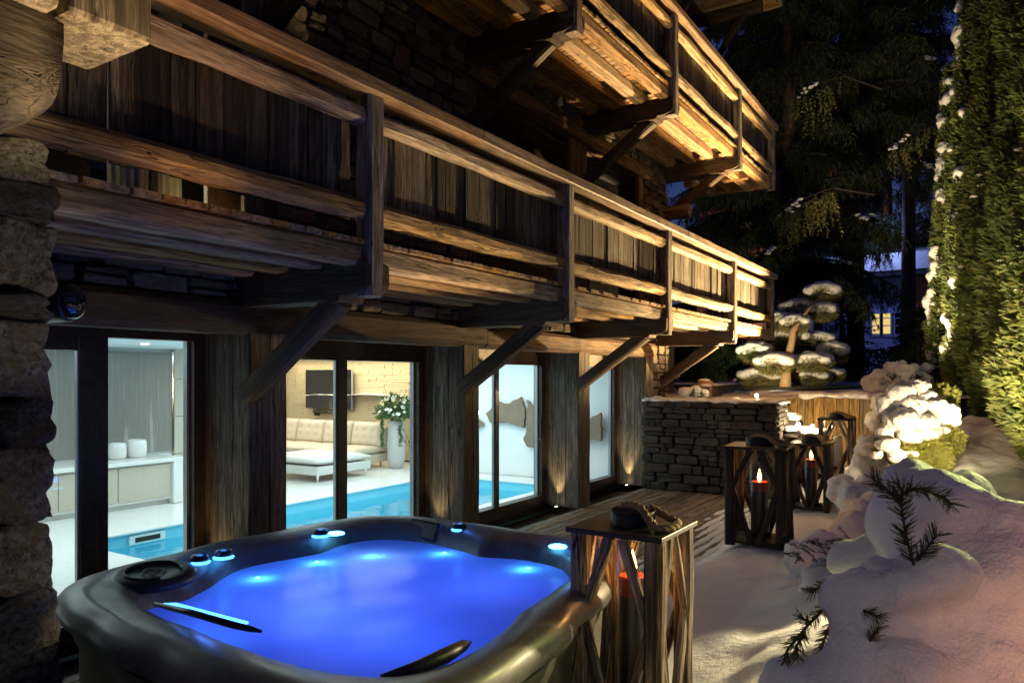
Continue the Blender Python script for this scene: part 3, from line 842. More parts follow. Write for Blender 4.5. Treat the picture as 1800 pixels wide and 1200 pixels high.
# a balcony: cantilevered brackets, braces, joists, floor boards, planks, rails, posts
def balcony(dz, label, posts, rail_mat='rail_wood'):
    b = empty('balcony', (BX, 8, 2.9 + dz), parent=chalet); b['label'] = label
    rb = random.Random(int(dz * 10) + 5)
    for i, y in enumerate(posts):
        last = i == len(posts) - 1
        # post: squared timber, slightly proud of the rails
        o = beam('post', (BX + 0.0, y, (2.70 if last else 2.52) + dz), (BX, y, 3.945 + dz), 0.15, 0.145, 'weathered_wood', b, up=(1, 0, 0), rough=0.006, seg=9, rnd=0.12)
        if not last:
            # bracket beam with a stepped, moulded end
            BID[0] += 1
            prof = [(-5.25, 2.77), (-3.70, 2.77), (-3.655, 2.74), (-3.655, 2.60), (-3.68, 2.56), (-3.73, 2.545), (-3.78, 2.53), (-3.90, 2.525),
                    (-3.915, 2.49), (-4.02, 2.485), (-4.03, 2.50), (-5.25, 2.50)]
            hw = 0.125; V, Fc = [], []
            for s in (-1, 1):
                for px_, pz in prof:
                    V.append((px_ + 4.4, s * hw + 0.006 * math.sin(px_ * 5 + i), pz - 2.63))
            n = len(prof)
            for j in range(n): Fc.append((j, (j + 1) % n, (j + 1) % n + n, j + n))
            Fc.append(tuple(range(n - 1, -1, -1))); Fc.append(tuple(range(n, 2 * n)))
            obj('bracket', mesh('bracket', V, Fc, 'dark_beam_wood'), b, Matrix.Translation((-4.4, y, 2.63 + dz)))
            beam('brace', (-5.09, y + 0.02, 1.80 + dz), (-4.02, y + 0.02, 2.53 + dz), 0.15, 0.17, 'dark_beam_wood', b, rough=0.006)
    # joists along the facade, cut at the brackets
    spans = [(-0.9 if i == 0 else posts[i - 1], y) for i, y in enumerate(posts)]
    for y0, y1 in spans:
        a0, a1 = y0 + 0.0, y1 - 0.0
        for k, x in enumerate((-3.80, -4.16, -4.52, -4.92)):
            g0, g1 = (0.085, 0.085) if k == 0 else (0.0, 0.0)
            if k: 
                beam('joist', (x, a0 + 0.002, 2.812 + dz), (x, a1 - 0.002, 2.812 + dz), 0.17, 0.15, 'pale_wood', b, rough=0.005, rnd=0.15)
            else:
                beam('joist', (x, a0 + g0, 2.812 + dz), (x, a1 - g1, 2.812 + dz), 0.15, 0.15, rail_mat if dz < 1 else 'pale_wood', b, rough=0.006, rnd=0.15)
    # closing beam at the far end
    beam('end_beam', (-5.2, posts[-1] - 0.09, 2.81 + dz), (BX - 0.08, posts[-1] - 0.09, 2.81 + dz), 0.14, 0.15, 'pale_wood', b, rough=0.004)
    beam('end_beam', (-5.2, posts[-1] - 1.05, 2.80 + dz), (BX - 0.2, posts[-1] - 1.05, 2.80 + dz), 0.14, 0.15, 'pale_wood', b, rough=0.004)
    # floor boards across
    y = -0.8; 
    while y < posts[-1]:
        w = rb.uniform(0.125, 0.165)
        if y + w > 0.8 or dz > 1:
            if not (dz > 1 and y < 3.5):
                beam('floor_board', (-5.18, y + w/2, 2.905 + dz), (-3.70 + rb.uniform(-0.012, 0.012), y + w/2, 2.905 + dz), w - 0.012, 0.034, 'pale_wood', b, seg=3, rough=0.002, rnd=0.1)
        y += w
    # planks
    for y0, y1 in spans:
        y = max(y0, 0.6 if dz < 1 else 4.0) + 0.09
        while y < y1 - 0.10:
            w = min(rb.uniform(0.10, 0.215), y1 - 0.10 - y)
            if w < 0.045: break
            gap = 0.007 if rb.random() > 0.15 else 0.016
            if dz < 1 and y < 2.7: gap = rb.choice((0.006, 0.02, 0.012))
            beam('plank', ((xq := BX - 0.095 + rb.uniform(-0.014, 0.010)), y + w/2, 3.06 + dz + rb.uniform(-0.01, 0.01)), (xq + rb.uniform(-0.004, 0.004), y + w/2, 3.815 + dz + rb.uniform(-0.008, 0.012)),
                 w - gap, 0.026, 'balcony_plank_wood', b, up=(1, 0, 0), rough=0.0015, seg=4, rnd=0.08)
            y += w
    # rails between the posts
    for y0, y1 in spans:
        if dz > 1 and y1 < 6: continue
        beam('rail', (BX - 0.015, y0 + 0.082, 3.79 + dz + rb.uniform(-.008, .008)), (BX - 0.015, y1 - 0.082, 3.79 + dz + rb.uniform(-.008, .008)), 0.115, 0.135, rail_mat, b, rough=0.008, rnd=0.30, bow=0.008)
        beam('rail', (BX - 0.015, y0 + 0.082, 3.13 + dz + rb.uniform(-.008, .008)), (BX - 0.015, y1 - 0.082, 3.13 + dz + rb.uniform(-.008, .008)), 0.125, 0.150, rail_mat, b, rough=0.010, rnd=0.34, bow=-0.008)
    # handrail: long smooth timbers
    cuts = [-0.9, 5.2, 10.4, posts[-1] + 0.12]
    for a0, a1 in zip(cuts, cuts[1:]):
        beam('handrail', (BX + 0.005, a0, 4.0 + dz), (BX + 0.005, a1 - 0.004, 4.0 + dz), 0.235, 0.105, 'handrail_wood', b, rough=0.0025, rnd=0.10)
    # short return at the far end
    ye = posts[-1]
    beam('rail', (-5.0, ye - 0.02, 3.79 + dz), (BX - 0.09, ye - 0.02, 3.79 + dz), 0.11, 0.13, rail_mat, b, rough=0.006, rnd=0.3)
    beam('rail', (-5.0, ye - 0.02, 3.13 + dz), (BX - 0.09, ye - 0.02, 3.13 + dz), 0.11, 0.14, rail_mat, b, rough=0.006, rnd=0.3)
    beam('handrail', (-5.0, ye, 4.0 + dz), (BX - 0.13, ye, 4.0 + dz), 0.2, 0.10, 'handrail_wood', b, rough=0.002)
    x = -4.98
    while x < BX - 0.2:
        w = rb.uniform(0.11, 0.2)
        beam('plank', (x + w/2, ye - 0.09, 3.06 + dz), (x + w/2, ye - 0.09, 3.815 + dz), 0.026, w - 0.005, 'balcony_plank_wood', b, up=(1, 0, 0), seg=3, rough=0.0015)
        x += w
    return b
wood_mat('handrail_wood', (0.15, 0.085, 0.045), (0.42, 0.29, 0.17), 0.10, crack=0.15, bump=0.35, rough=0.6)
balcony(0.0, 'lower balcony above the pool-hall windows', PY)
balcony(3.10, 'upper balcony with pale floor boards seen from below', [4.15, 7.06, 10.03, 13.3, 15.82])
# roof with its overhang beyond the upper balcony
roof = empty('roof', (-6, 8, 10.2), parent=chalet)
y = 10.0
while y < 17.0:
    beam('soffit_board', (-9.0, y + 0.08, 10.22), (-3.86, y + 0.08, 10.22), 0.155, 0.03, 'pale_wood', roof, seg=3, rough=0.001)
    y += 0.16
box('roof_deck', -9.0, -3.80, -1.0, 17.1, 10.26, 10.5, 'dark_roof', roof)
beam('fascia', (-9.0, 17.08, 10.27), (-3.82, 17.08, 10.27), 0.05, 0.22, 'rail_wood', roof)
beam('fascia', (-3.80, 9.0, 10.29), (-3.80, 17.1, 10.29), 0.05, 0.24, 'rail_wood', roof)
for y in (14.2, 16.6):
    beam('rafter', (-6.2, y, 10.06), (-4.1, y, 10.06), 0.18, 0.24, 'dark_beam_wood', roof)
    beam('strut', (-5.2, y, 9.0), (-4.5, y, 9.95), 0.14, 0.14, 'dark_beam_wood', roof)
# log ends above the first floor windows at the far corner
beam('log_end', (-5.3, 13.2, 4.98), (-4.55, 13.2, 4.98), 0.22, 0.24, 'rail_wood', chalet, rough=0.008, rnd=0.3)
# small room beyond the corner: warm timber end lit by a low lamp
box('annex_wall', -9.0, -5.7, 13.45, 15.5, 1.4, 2.6, 'clad_wood', chalet)
# ------------------------------------------------------------------ pool hall interior
PX0, PX1, PY0, PY1 = -8.91, -6.35, 4.46, 11.45
d = [box_data(-15.2, PX0 - .085, -1, 13, -0.1, 0.0), box_data(PX1 + .085, -5.66, -1, 13, -0.1, 0.0), box_data(PX0 - .085, PX1 + .085, -1, PY0 - .085, -0.1, 0.0), box_data(PX0 - .085, PX1 + .085, PY1 + .085, 13, -0.1, 0.0)]
fl = tag(obj('floor', mesh('floor', *join_data(d), 'mortar')), kind='structure')
rf = random.Random(5)
# large pale slabs with fine joints
def slabs(x0, x1, y0, y1, sx=0.9, sy=1.2):
    nx = max(1, round((x1 - x0) / sx)); ny = max(1, round((y1 - y0) / sy))
    for i in range(nx):
        for j in range(ny):
            a, b = x0 + (x1 - x0) * i / nx, x0 + (x1 - x0) * (i + 1) / nx
            c, e = y0 + (y1 - y0) * j / ny, y0 + (y1 - y0) * (j + 1) / ny
            box('slab', a + 0.002, b - 0.002, c + 0.002, e - 0.002, 0.002, 0.020, 'floor_stone_white', fl)
slabs(-11.4, PX0 - 0.30, -0.6, 8.1); slabs(-15.1, PX0 - 0.30, 8.1, 12.8)
slabs(PX0 - 0.30, PX0 + 0.03, -0.6, 12.1, 0.33, 1.2)
slabs(PX1 - 0.03, -5.70, -0.6, 12.1, 0.6, 1.2)
slabs(PX0 + 0.03, PX1 - 0.03, -0.6, PY0 + 0.03); slabs(PX0 + 0.03, PX1 - 0.03, PY1 - 0.03, 12.1, 0.9, 0.6)
pool = tag(empty('pool', (-7.63, 8, -0.1)), kind='structure')
d = [box_data(PX0, PX1, PY0, PY1, -1.50, -1.42), box_data(PX0 - 0.08, PX0, PY0, PY1, -1.42, -0.002), box_data(PX1, PX1 + 0.08, PY0, PY1, -1.42, -0.002),
     box_data(PX0 - 0.08, PX1 + 0.08, PY0 - 0.08, PY0, -1.42, -0.002), box_data(PX0 - 0.08, PX1 + 0.08, PY1, PY1 + 0.08, -1.42, -0.002)]
obj('pool_basin', mesh('pool_basin', *join_data(d), 'pool_tile'), pool)
for k in range(3):
    box('pool_step', PX0 + 0.01, PX1 - 0.01, PY0 + 0.01, PY0 + 0.9 - 0.3 * k, -1.1 + 0.3 * k, -0.80 + 0.3 * k, 'pool_tile', pool)
obj('pool_water', mesh('pool_water', [(PX0 + .002, PY0 + .002, -0.15), (PX1 - .002, PY0 + .002, -0.15), (PX1 - .002, PY1 - .002, -0.15), (PX0 + .002, PY1 - .002, -0.15)], [(0, 1, 2, 3)], 'pool_water'), pool)
box('skimmer', PX0 + 0.002, PX0 + 0.03, 5.15, 5.62, -0.135, -0.03, 'ceramic_white', pool)
box('skimmer_mouth', PX0 + 0.03, PX0 + 0.034, 5.22, 5.55, -0.115, -0.055, 'mortar', pool)

def wallp(name, x0, x1, y0, y1, z0, z1, mat='white_plaster'):
    return tag(box(name, x0, x1, y0, y1, z0, z1, mat), kind='structure')
wallp('ceiling', -15.2, -5.72, -1, 13.2, 2.40, 2.50, 'ceiling_white')
wallp('wall', -15.3, -15.2, 7.9, 13, 0.02, 2.40)
wallp('wall', -15.2, -11.42, 8.0, 8.1, 0.02, 2.40)
wallp('wall', -11.52, -11.42, -1, 8.1, 0.02, 2.40)
wallp('wall', -15.2, -5.72, -1.1, -1.0, 0.02, 2.40)
wallp('wall', -15.2, -5.72, 12.95, 13.05, 0.02, 2.40)
# pale curved end wall
V, Fc = [], []
for i in range(31):
    a = i / 30; x = -10.25 + 4.53 * a
    y = 12.12 + 0.25 * (a - 0.4) ** 2
    V += [(x, y, 0.02), (x, y, 2.40), (x, 12.94, 0.02), (x, 12.94, 2.4)]
for i in range(30):
    b = 4 * i; Fc += [(b, b + 4, b + 5, b + 1), (b + 2, b + 3, b + 7, b + 6)]
Fc += [(0, 1, 3, 2), (120, 122, 123, 121)]
tag(obj('wall', mesh('wall', V, Fc, 'white_plaster')), kind='structure')

# torn-edged brown wood reliefs on the pale wall
def torn(name, pts, label):
    rt = random.Random(len(pts) * 3 + int(pts[0][0] * 10))
    out = []
    for i in range(len(pts)):
        a, b = Vector(pts[i]), Vector(pts[(i + 1) % len(pts)])
        n = max(2, int((b - a).length / 0.05))
        for k in range(n):
            p = a.lerp(b, k / n)
            out.append(p + Vector((rt.uniform(-1, 1), rt.uniform(-1, 1))) * 0.018)
    y0, y1 = -0.035, 0.035
    n = len(out)
    cx = sum(p.x for p in out) / n; cz = sum(p.y for p in out) / n
    V = [(p.x - cx, y0, p.y - cz) for p in out] + [(p.x - cx, y1, p.y - cz) for p in out]
    Fc = [tuple(range(n)), tuple(range(2 * n - 1, n - 1, -1))] + [(i, i + n, (i + 1) % n + n, (i + 1) % n) for i in range(n)]
    o = obj(name, mesh(name, V, Fc, 'burnt_wood'), None, Matrix.Translation((cx, 12.04 + 0.02, cz)))
    tag(o, label, 'wall art', 'torn brown wood reliefs on the pale wall')
torn('wood_relief', [(-8.28, 1.20), (-8.02, 1.46), (-7.78, 1.40), (-7.50, 1.56), (-7.38, 1.30), (-7.42, 0.98), (-7.62, 1.02), (-7.9, 1.06), (-8.2, 1.04)], 'largest torn brown relief in the middle of the third window')
torn('wood_relief', [(-7.34, 1.50), (-7.12, 1.30), (-6.80, 1.16), (-6.86, 0.86), (-7.02, 0.58), (-7.34, 0.62), (-7.42, 0.72), (-7.36, 0.95)], 'torn brown relief that hangs down beside the door pull')
torn('wood_relief', [(-9.2, 1.12), (-8.5, 1.10), (-8.36, 0.98), (-8.52, 0.92), (-9.2, 0.98)], 'thin torn brown strip at the far left edge of the third window')
torn('wood_relief', [(-6.98, 1.66), (-6.74, 1.74), (-6.66, 1.50), (-6.86, 1.42)], 'small torn brown piece high beside the window edge')
torn('wood_relief', [(-6.34, 1.02), (-6.12, 1.14), (-5.80, 1.30), (-5.78, 0.80), (-6.3, 0.78)], 'torn brown relief seen through the narrow fourth window')

# relief-tiled wall behind the sofa
tw = tag(box('tile_wall', -15.2, -10.28, 12.84, 12.94, 0.02, 2.40, 'mortar'), 'cream relief-tiled wall behind the sofa', 'wall')
rows = []
z = 0.05
i = 0
while z < 2.37:
    h = 0.055
    x = -15.18 - (0.25 if i % 2 else 0)
    while x < -10.3:
        w = 0.5
        dpt = rf.uniform(0.006, 0.035)
        rows.append(box_data(max(x, -15.18) + 0.003, min(x + w, -10.29) - 0.003, 12.83 - dpt, 12.838, z + 0.003, z + h - 0.003))
        x += w
    z += h; i += 1
V, Fc = join_data(rows)
V = [(a + 12.74, b - 12.89, c - 1.21) for a, b, c in V]
o = obj('relief_tiles', mesh('relief_tiles', V, Fc, 'relief_tile'), tw, Matrix.Translation((-12.74, 12.89, 1.21))); o['kind'] = 'stuff'

# television and soundbar
tv = tag(empty('television', (-13.35, 12.72, 1.25)), 'black flat television mounted on the cream tiled wall', 'television')
box('screen', -14.14, -12.58, 12.66, 12.69, 1.17, 2.11, 'screen', tv, 0.004)
box('back_shell', -13.9, -12.8, 12.69, 12.80, 1.35, 2.05, 'dark_plastic', tv)
box('edge', -12.575, -12.56, 12.655, 12.70, 1.17, 2.11, 'alu_frame', tv)
sb = tag(empty('soundbar', (-13.3, 12.7, 1.1)), 'black soundbar under the television', 'soundbar')
box('soundbar_body', -13.85, -12.85, 12.62, 12.75, 1.05, 1.14, 'dark_plastic', sb, 0.02)
box('soundbar_bracket', -13.82, -13.78, 12.64, 12.80, 0.99, 1.05, 'dark_plastic', sb)

# tufted sofa
sofa = tag(empty('sofa', (-12.6, 11.4, 0.02)), 'long cream tufted leather sofa below the television', 'sofa')
def cushion(w, h, dep, seed, tuft=None, puff=0.05):
    """a padded cushion: w along X, dep along Y, h along Z, pulled in at the tufts"""
    n, mth = 18, 12
    def sh(u, v): return (1 - abs(2 * u - 1) ** 5) ** 0.4 * (1 - abs(2 * v - 1) ** 5) ** 0.4
    V, Fc = [], []
    for side in (-1, 1):
        for i in range(n + 1):
            for j in range(mth + 1):
                u, v = i / n, j / mth
                k = dep / 2 * max(0.15, sh(u, v))
                if tuft and side < 0:
                    for tu, tv_ in tuft:
                        k -= 0.035 * math.exp(-(((u - tu) * w) ** 2 + ((v - tv_) * h) ** 2) / 0.0018)
                V.append(((u - 0.5) * w, side * k, (v - 0.5) * h))
        b = 0 if side < 0 else (n + 1) * (mth + 1)
        for i in range(n):
            for j in range(mth):
                a = b + i * (mth + 1) + j
                f = (a, a + mth + 1, a + mth + 2, a + 1)
                Fc.append(f if side < 0 else f[::-1])
    o2 = (n + 1) * (mth + 1)
    ring = [i * (mth + 1) for i in range(n + 1)] + [n * (mth + 1) + j for j in range(1, mth + 1)] + [i * (mth + 1) + mth for i in range(n - 1, -1, -1)] + [j for j in range(mth - 1, 0, -1)]
    for a, b in zip(ring, ring[1:] + ring[:1]): Fc.append((a, a + o2, b + o2, b))
    return mesh('cushion', V, Fc, 'sofa_leather', True)
box('sofa_base', -15.1, -10.72, 10.95, 11.95, 0.16, 0.32, 'sofa_leather', sofa, 0.02)
box('sofa_back_frame', -15.1, -10.75, 11.78, 11.98, 0.32, 0.86, 'sofa_leather', sofa, 0.04)
seat = cushion(0.86, 0.98, 0.17, 1)
back = cushion(0.84, 0.52, 0.20, 2, [(a, b) for a in (0.2, 0.5, 0.8) for b in (0.3, 0.62)])
for i in range(5):
    xc = -11.15 - 0.865 * i
    obj('seat_cushion', seat, sofa, Matrix.Translation((xc, 11.35, 0.40)) @ Matrix.Rotation(math.pi / 2, 4, 'X'))
    obj('back_cushion', back, sofa, Matrix.Translation((xc, 11.70, 0.71)) @ Matrix.Rotation(-0.2, 4, 'X'))
for x in (-10.9, -13.0, -14.9):
    for y in (11.05, 11.85): obj('leg', mesh('leg', *tube_data([(0, 0, -0.08), (0, 0, 0.07)], [0.012, 0.02], 8), 'chrome'), sofa, Matrix.Translation((x, y, 0.10)))
ot = tag(empty('ottoman', (-10.9, 9.95, 0.02)), 'low square pale leather ottoman with chrome legs by the pool', 'ottoman')
box('ottoman_base', -11.75, -10.12, 9.34, 10.72, 0.15, 0.31, 'ottoman_leather', ot, 0.02)
oc = cushion(1.66, 1.40, 0.17, 3); oc.materials.clear(); oc.materials.append(MATS['ottoman_leather'])
obj('ottoman_cushion', oc, ot, Matrix.Translation((-10.93, 10.03, 0.39)) @ Matrix.Rotation(math.pi / 2, 4, 'X'))
for x in (-11.68, -10.20):
    for y in (9.42, 10.64):
        obj('leg', mesh('leg', *tube_data([(0, 0, -0.075), (0, 0, 0.0), (0, 0, 0.075)], [0.012, 0.018, 0.045], 8), 'chrome'), ot, Matrix.Translation((x, y, 0.095)))

# tall vase with the flower arrangement
vx, vy = -10.42, 11.80
vase = obj('floor_vase', mesh('floor_vase', *lathe_data([(0.10, 0), (0.155, 0.05), (0.185, 0.2), (0.19, 0.45), (0.175, 0.75), (0.16, 0.98), (0.15, 1.0), (0.14, 0.98), (0.15, 0.75)], 28), 'vase_glaze', True), None, Matrix.Translation((vx, vy, 0.022)))
tag(vase, 'tall ribbed grey-white floor vase beside the sofa', 'vase')
fb = tag(empty('flower_arrangement', (vx, vy, 1.0)), 'large bouquet of white and yellow flowers with trailing ivy', 'flowers')
rng = np.random.default_rng(4)
c = []; dd = []
for i in range(420):
    a, b = rng.uniform(0, 6.28), rng.uniform(-0.1, 1.0)
    rr_ = rng.uniform(0.1, 0.42) * math.cos(b * 0.9)
    c.append((vx + rr_ * math.cos(a), vy + rr_ * math.sin(a), 1.05 + rng.uniform(0, 0.42) * (0.3 + b)))
    dd.append((math.cos(a), math.sin(a), 0.6))
obj('leaves', np_mesh('leaves', sprays(c, dd, 0.10, 0.022, rng, 3), 4, 'flower_leaf'), fb)
for s in range(5):     # trailing ivy
    a = rng.uniform(0, 6.28); pts = []
    for k in range(40):
        pts.append((vx + (0.2 + 0.03 * math.sin(k * .3)) * math.cos(a) , vy - 0.05 + (0.2) * math.sin(a) - 0.1, 1.05 - k * 0.014))
    obj('ivy_strand', np_mesh('ivy_strand', sprays(pts, [(0, 0, -0.6)] * 40, 0.055, 0.018, rng, 3, 0.9), 4, 'flower_leaf'), fb)
for i in range(46):
    a, b = rng.uniform(0, 6.28), rng.uniform(0.1, 1.1)
    rr_ = 0.40 * math.cos(b)
    p = Vector((vx + rr_ * math.cos(a), vy + rr_ * math.sin(a), 1.1 + 0.45 * math.sin(b)))
    V, Fc = lathe_data([(0.001, 0), (0.02, 0.008), (0.042, 0.03), (0.030, 0.035), (0.001, 0.02)], 7)
    q = Vector((math.cos(a), math.sin(a), 0.9)).to_track_quat('Z', 'Y').to_matrix().to_4x4()
    obj('blossom', mesh('blossom', V, Fc, 'petal_yellow' if i % 3 == 0 else 'petal_white', True), fb, Matrix.Translation(p) @ q @ Matrix.Scale(rng.uniform(0.7, 1.35), 4))
for s in range(9):
    a = rng.uniform(0, 6.28)
    pts = [(vx, vy, 1.0)] + [(vx + 0.13 * k * math.cos(a + 0.2 * k) , vy + 0.1 * k * math.sin(a), 1.0 + (0.16 * k if s % 2 else -0.12 * k) + 0.05 * rng.normal()) for k in range(1, 5)]
    obj('bare_twig', mesh('bare_twig', *tube_data(pts, 0.005, 4), 'twig'), fb)

# white counter with beige doors, and the slate waterfall above it
cab = tag(empty('counter', (-10.9, 3, 0.02)), 'long white counter with flat beige doors', 'cabinet')
box('carcass', -11.40, -10.44, -0.9, 6.80, 0.10, 0.66, 'ceramic_white', cab)
box('plinth', -11.40, -10.52, -0.9, 6.72, 0.022, 0.10, 'ceramic_white', cab)
box('worktop', -11.41, -10.36, -0.9, 6.86, 0.66, 0.72, 'ceramic_white', cab, 0.006)
box('end_panel', -11.40, -10.37, 6.70, 6.85, 0.03, 0.66, 'ceramic_white', cab)
y = 6.68
for i in range(9):
    box('door', -10.44, -10.415, y - 0.80, y - 0.01, 0.14, 0.63, 'beige_door', cab, 0.003); y -= 0.81
for (u, v, s) in ((206, 802, 0.96), (240, 799, 1.08)):
    p = px(u, v, 10.9)
    a = (u - 900) / F; t = 10.85 / (math.sin(YAW) - math.cos(YAW) * a)
    p = px(u, 800, t)
    o = obj('jar', mesh('jar', *lathe_data([(0.0, 0.0), (0.10, 0.0), (0.128, 0.03), (0.134, 0.12), (0.128, 0.21), (0.115, 0.245), (0.10, 0.25), (0.095, 0.24), (0.10, 0.12), (0.0, 0.03)], 28), 'ceramic_white', True), None, Matrix.Translation((p.x, p.y, 0.721)) @ Matrix.Scale(s, 4))
    tag(o, 'rounded white jar on the counter, ' + ('the smaller one beside the window stile' if s < 1 else 'the larger one farther from the window stile'), 'jar')
wf = tag(box('waterfall_panel', -11.42, -11.36, 0.2, 7.30, 0.72, 2.33, 'waterfall_slate'), 'grey slate panel with fine streaks of running water', 'wall panel')
box('trim', -11.42, -11.345, 7.30, 7.33, 0.72, 2.36, 'chrome', wf)
tp = tag(empty('tiled_pier', (-11.3, 7.3, 0)), 'pier of large beige tiles at the end of the counter', 'wall')
for j, (z0, z1) in enumerate(((0.02, 0.66), (0.665, 1.28), (1.285, 1.90), (1.905, 2.40))):
    for (y0, y1) in ((7.34, 7.78), (7.785, 8.2)):
        box('tile', -11.42, -11.34 if y0 < 7.5 else -11.26, y0, y1 - 0.006, z0, z1 - 0.006, 'beige_tile', tp)
# ceiling spots
for i, (x, y) in enumerate(((-10.5, 5.2), (-9.8, 5.9), (-9.8, 4.6), (-7.0, 4.6), (-7.0, 8.4))):
    o = obj('ceiling_spot', mesh('ceiling_spot', *lathe_data([(0.0, 0.0), (0.045, 0.0), (0.055, 0.008), (0.055, 0.012)], 14), 'ceiling_spot', True), None, Matrix.Translation((x, y, 2.387)))
    tag(o, 'small round spotlight in the pool-hall ceiling', 'ceiling light', 'ceiling spots of the pool hall')
# black bag on the floor inside, behind the glass by the pillar
bagc = px(110, 1015, 4.9)
bag = tag(empty('bag', (-5.25, 2.12, 0)), 'dark carrying bag with looped handle beside the stone pillar', 'bag')
V, Fc = ico_data((0, 0, 0), (0.16, 0.28, 0.20), 3)
V = [(x, y, max(z, -0.16) * (1 + 0.1 * math.sin(y * 12))) for x, y, z in V]
obj('bag_body', mesh('bag_body', V, Fc, 'bag_cloth', True), bag, Matrix.Translation((-5.25, 2.22, 0.20)))
obj('handle', mesh('handle', *tube_data([(-5.2, 2.22 + 0.13 * math.cos(a), 0.36 + 0.16 * math.sin(a)) for a in np.linspace(0, math.pi, 14)], 0.012, 6), 'bag_cloth', True), bag)

# ------------------------------------------------------------------ hot tub
TC = Vector((-2.84, 3.06))
outer = [(-3.95, 1.92), (-4.10, 2.12), (-4.10, 2.6), (-4.10, 3.3), (-4.08, 3.8), (-3.98, 4.15), (-3.70, 4.32), (-3.2, 4.34), (-2.6, 4.33), (-2.15, 4.28), (-1.84, 4.08), (-1.72, 3.7), (-1.62, 3.1), (-1.52, 2.5), (-1.50, 2.05), (-1.58, 1.78), (-1.75, 1.68), (-2.1, 1.65), (-2.7, 1.68), (-3.3, 1.75), (-3.7, 1.82)]
inner = [(-3.62, 2.16), (-3.55, 2.36), (-3.68, 2.62), (-3.86, 2.98), (-3.80, 3.25), (-3.74, 3.50), (-3.80, 3.85), (-3.72, 4.02), (-3.45, 4.10), (-3.12, 4.08), (-2.80, 3.98), (-2.45, 4.06), (-2.20, 4.02), (-1.98, 3.7), (-1.90, 3.3), (-1.87, 2.9), (-1.77, 2.55), (-1.76, 2.25), (-1.86, 2.08), (-2.1, 1.99), (-2.5, 1.98), (-2.9, 2.02), (-3.3, 2.06)]
def polar(pts, n=180):
    a = sorted((math.atan2(y - TC.y, x - TC.x), math.hypot(x - TC.x, y - TC.y)) for x, y in pts)
    an = [q[0] for q in a]; rr_ = [q[1] for q in a]
    an = [an[-1] - 2 * math.pi] + an + [an[0] + 2 * math.pi]; rr_ = [rr_[-1]] + rr_ + [rr_[0]]
    th = np.linspace(-math.pi, math.pi, n, endpoint=False)
    r = np.interp(th, an, rr_)
    for _ in range(2): r = 0.25 * np.roll(r, 1) + 0.5 * r + 0.25 * np.roll(r, -1)
    return th, r
th, Ro = polar(outer); _, Ri = polar(inner)
def tub_pt(ang, f, z):
    i = int(round((ang + math.pi) / (2 * math.pi) * 180)) % 180
    r = Ro[i] + (Ri[i] - Ro[i]) * f
    return Vector((TC.x + r * math.cos(ang), TC.y + r * math.sin(ang), z))
def ang_of(p): return math.atan2(p[1] - TC.y, p[0] - TC.x)
tub = tag(empty('hot_tub', (TC.x, TC.y, 0)), 'large square hot tub with dark marbled rim and glowing blue water', 'hot tub')
rings = [('a', -0.02, 0.70), ('a', 0.0, 0.735), ('f', -0.05, 0.78), ('f', -0.04, 0.83), ('f', 0.04, 0.875), ('f', 0.16, 0.897), ('f', 0.32, 0.900), ('f', 0.50, 0.890), ('f', 0.66, 0.878), ('f', 0.80, 0.862), ('f', 0.92, 0.82), ('f', 1.0, 0.76), ('f', 1.08, 0.70), ('s', 0.84, 0.45), ('s', 0.6, 0.25), ('s', 0.0, 0.22)]
V, Fc = [], []
n = 180
for kind, f, z in rings:
    for i in range(n):
        if kind == 's': r = Ri[i] * f
        else: r = Ro[i] + (Ri[i] - Ro[i]) * f
        if kind == 'a': r = Ro[i] - 0.05 + f
        zz = z
        if kind == 'f' and 0.1 < f < 1: zz += 0.005 * math.sin(th[i] * 4 + 0.8) * math.sin(math.pi * f)
        V.append((TC.x + r * math.cos(th[i]), TC.y + r * math.sin(th[i]), zz))
for k in range(len(rings) - 1):
    for i in range(n):
        a, b = k * n + i, k * n + (i + 1) % n
        Fc.append((a, b, b + n, a + n))
obj('shell', mesh('shell', V, Fc, 'tub_acrylic', True), tub)
V, Fc = [], []
for z, off in ((0.0, 0.09), (0.60, 0.09), (0.66, 0.06), (0.72, 0.05)):
    for i in range(n): V.append((TC.x + (Ro[i] - off) * math.cos(th[i]), TC.y + (Ro[i] - off) * math.sin(th[i]), z))
for k in range(3):
    for i in range(n):
        a, b = k * n + i, k * n + (i + 1) % n; Fc.append((a, b, b + n, a + n))
obj('skirt', mesh('skirt', V, Fc, 'tub_skirt', True), tub)
# water sheet, gently heaving
V, Fc = [(TC.x, TC.y, 0.762)], []
K = 26
for k in range(1, K + 1):
    for i in range(n):
        r = (Ri[i] + 0.012) * k / K
        x, y = TC.x + r * math.cos(th[i]), TC.y + r * math.sin(th[i])
        V.append((x, y, 0.762 + 0.006 * mnoise.noise(Vector((x * 3, y * 3, 0)))))
for i in range(n): Fc.append((0, 1 + i, 1 + (i + 1) % n))
for k in range(K - 1):
    for i in range(n):
        a, b = 1 + k * n + i, 1 + k * n + (i + 1) % n; Fc.append((a, a + n, b + n, b))
obj('water', mesh('water', V, Fc, 'tub_water', True), tub)
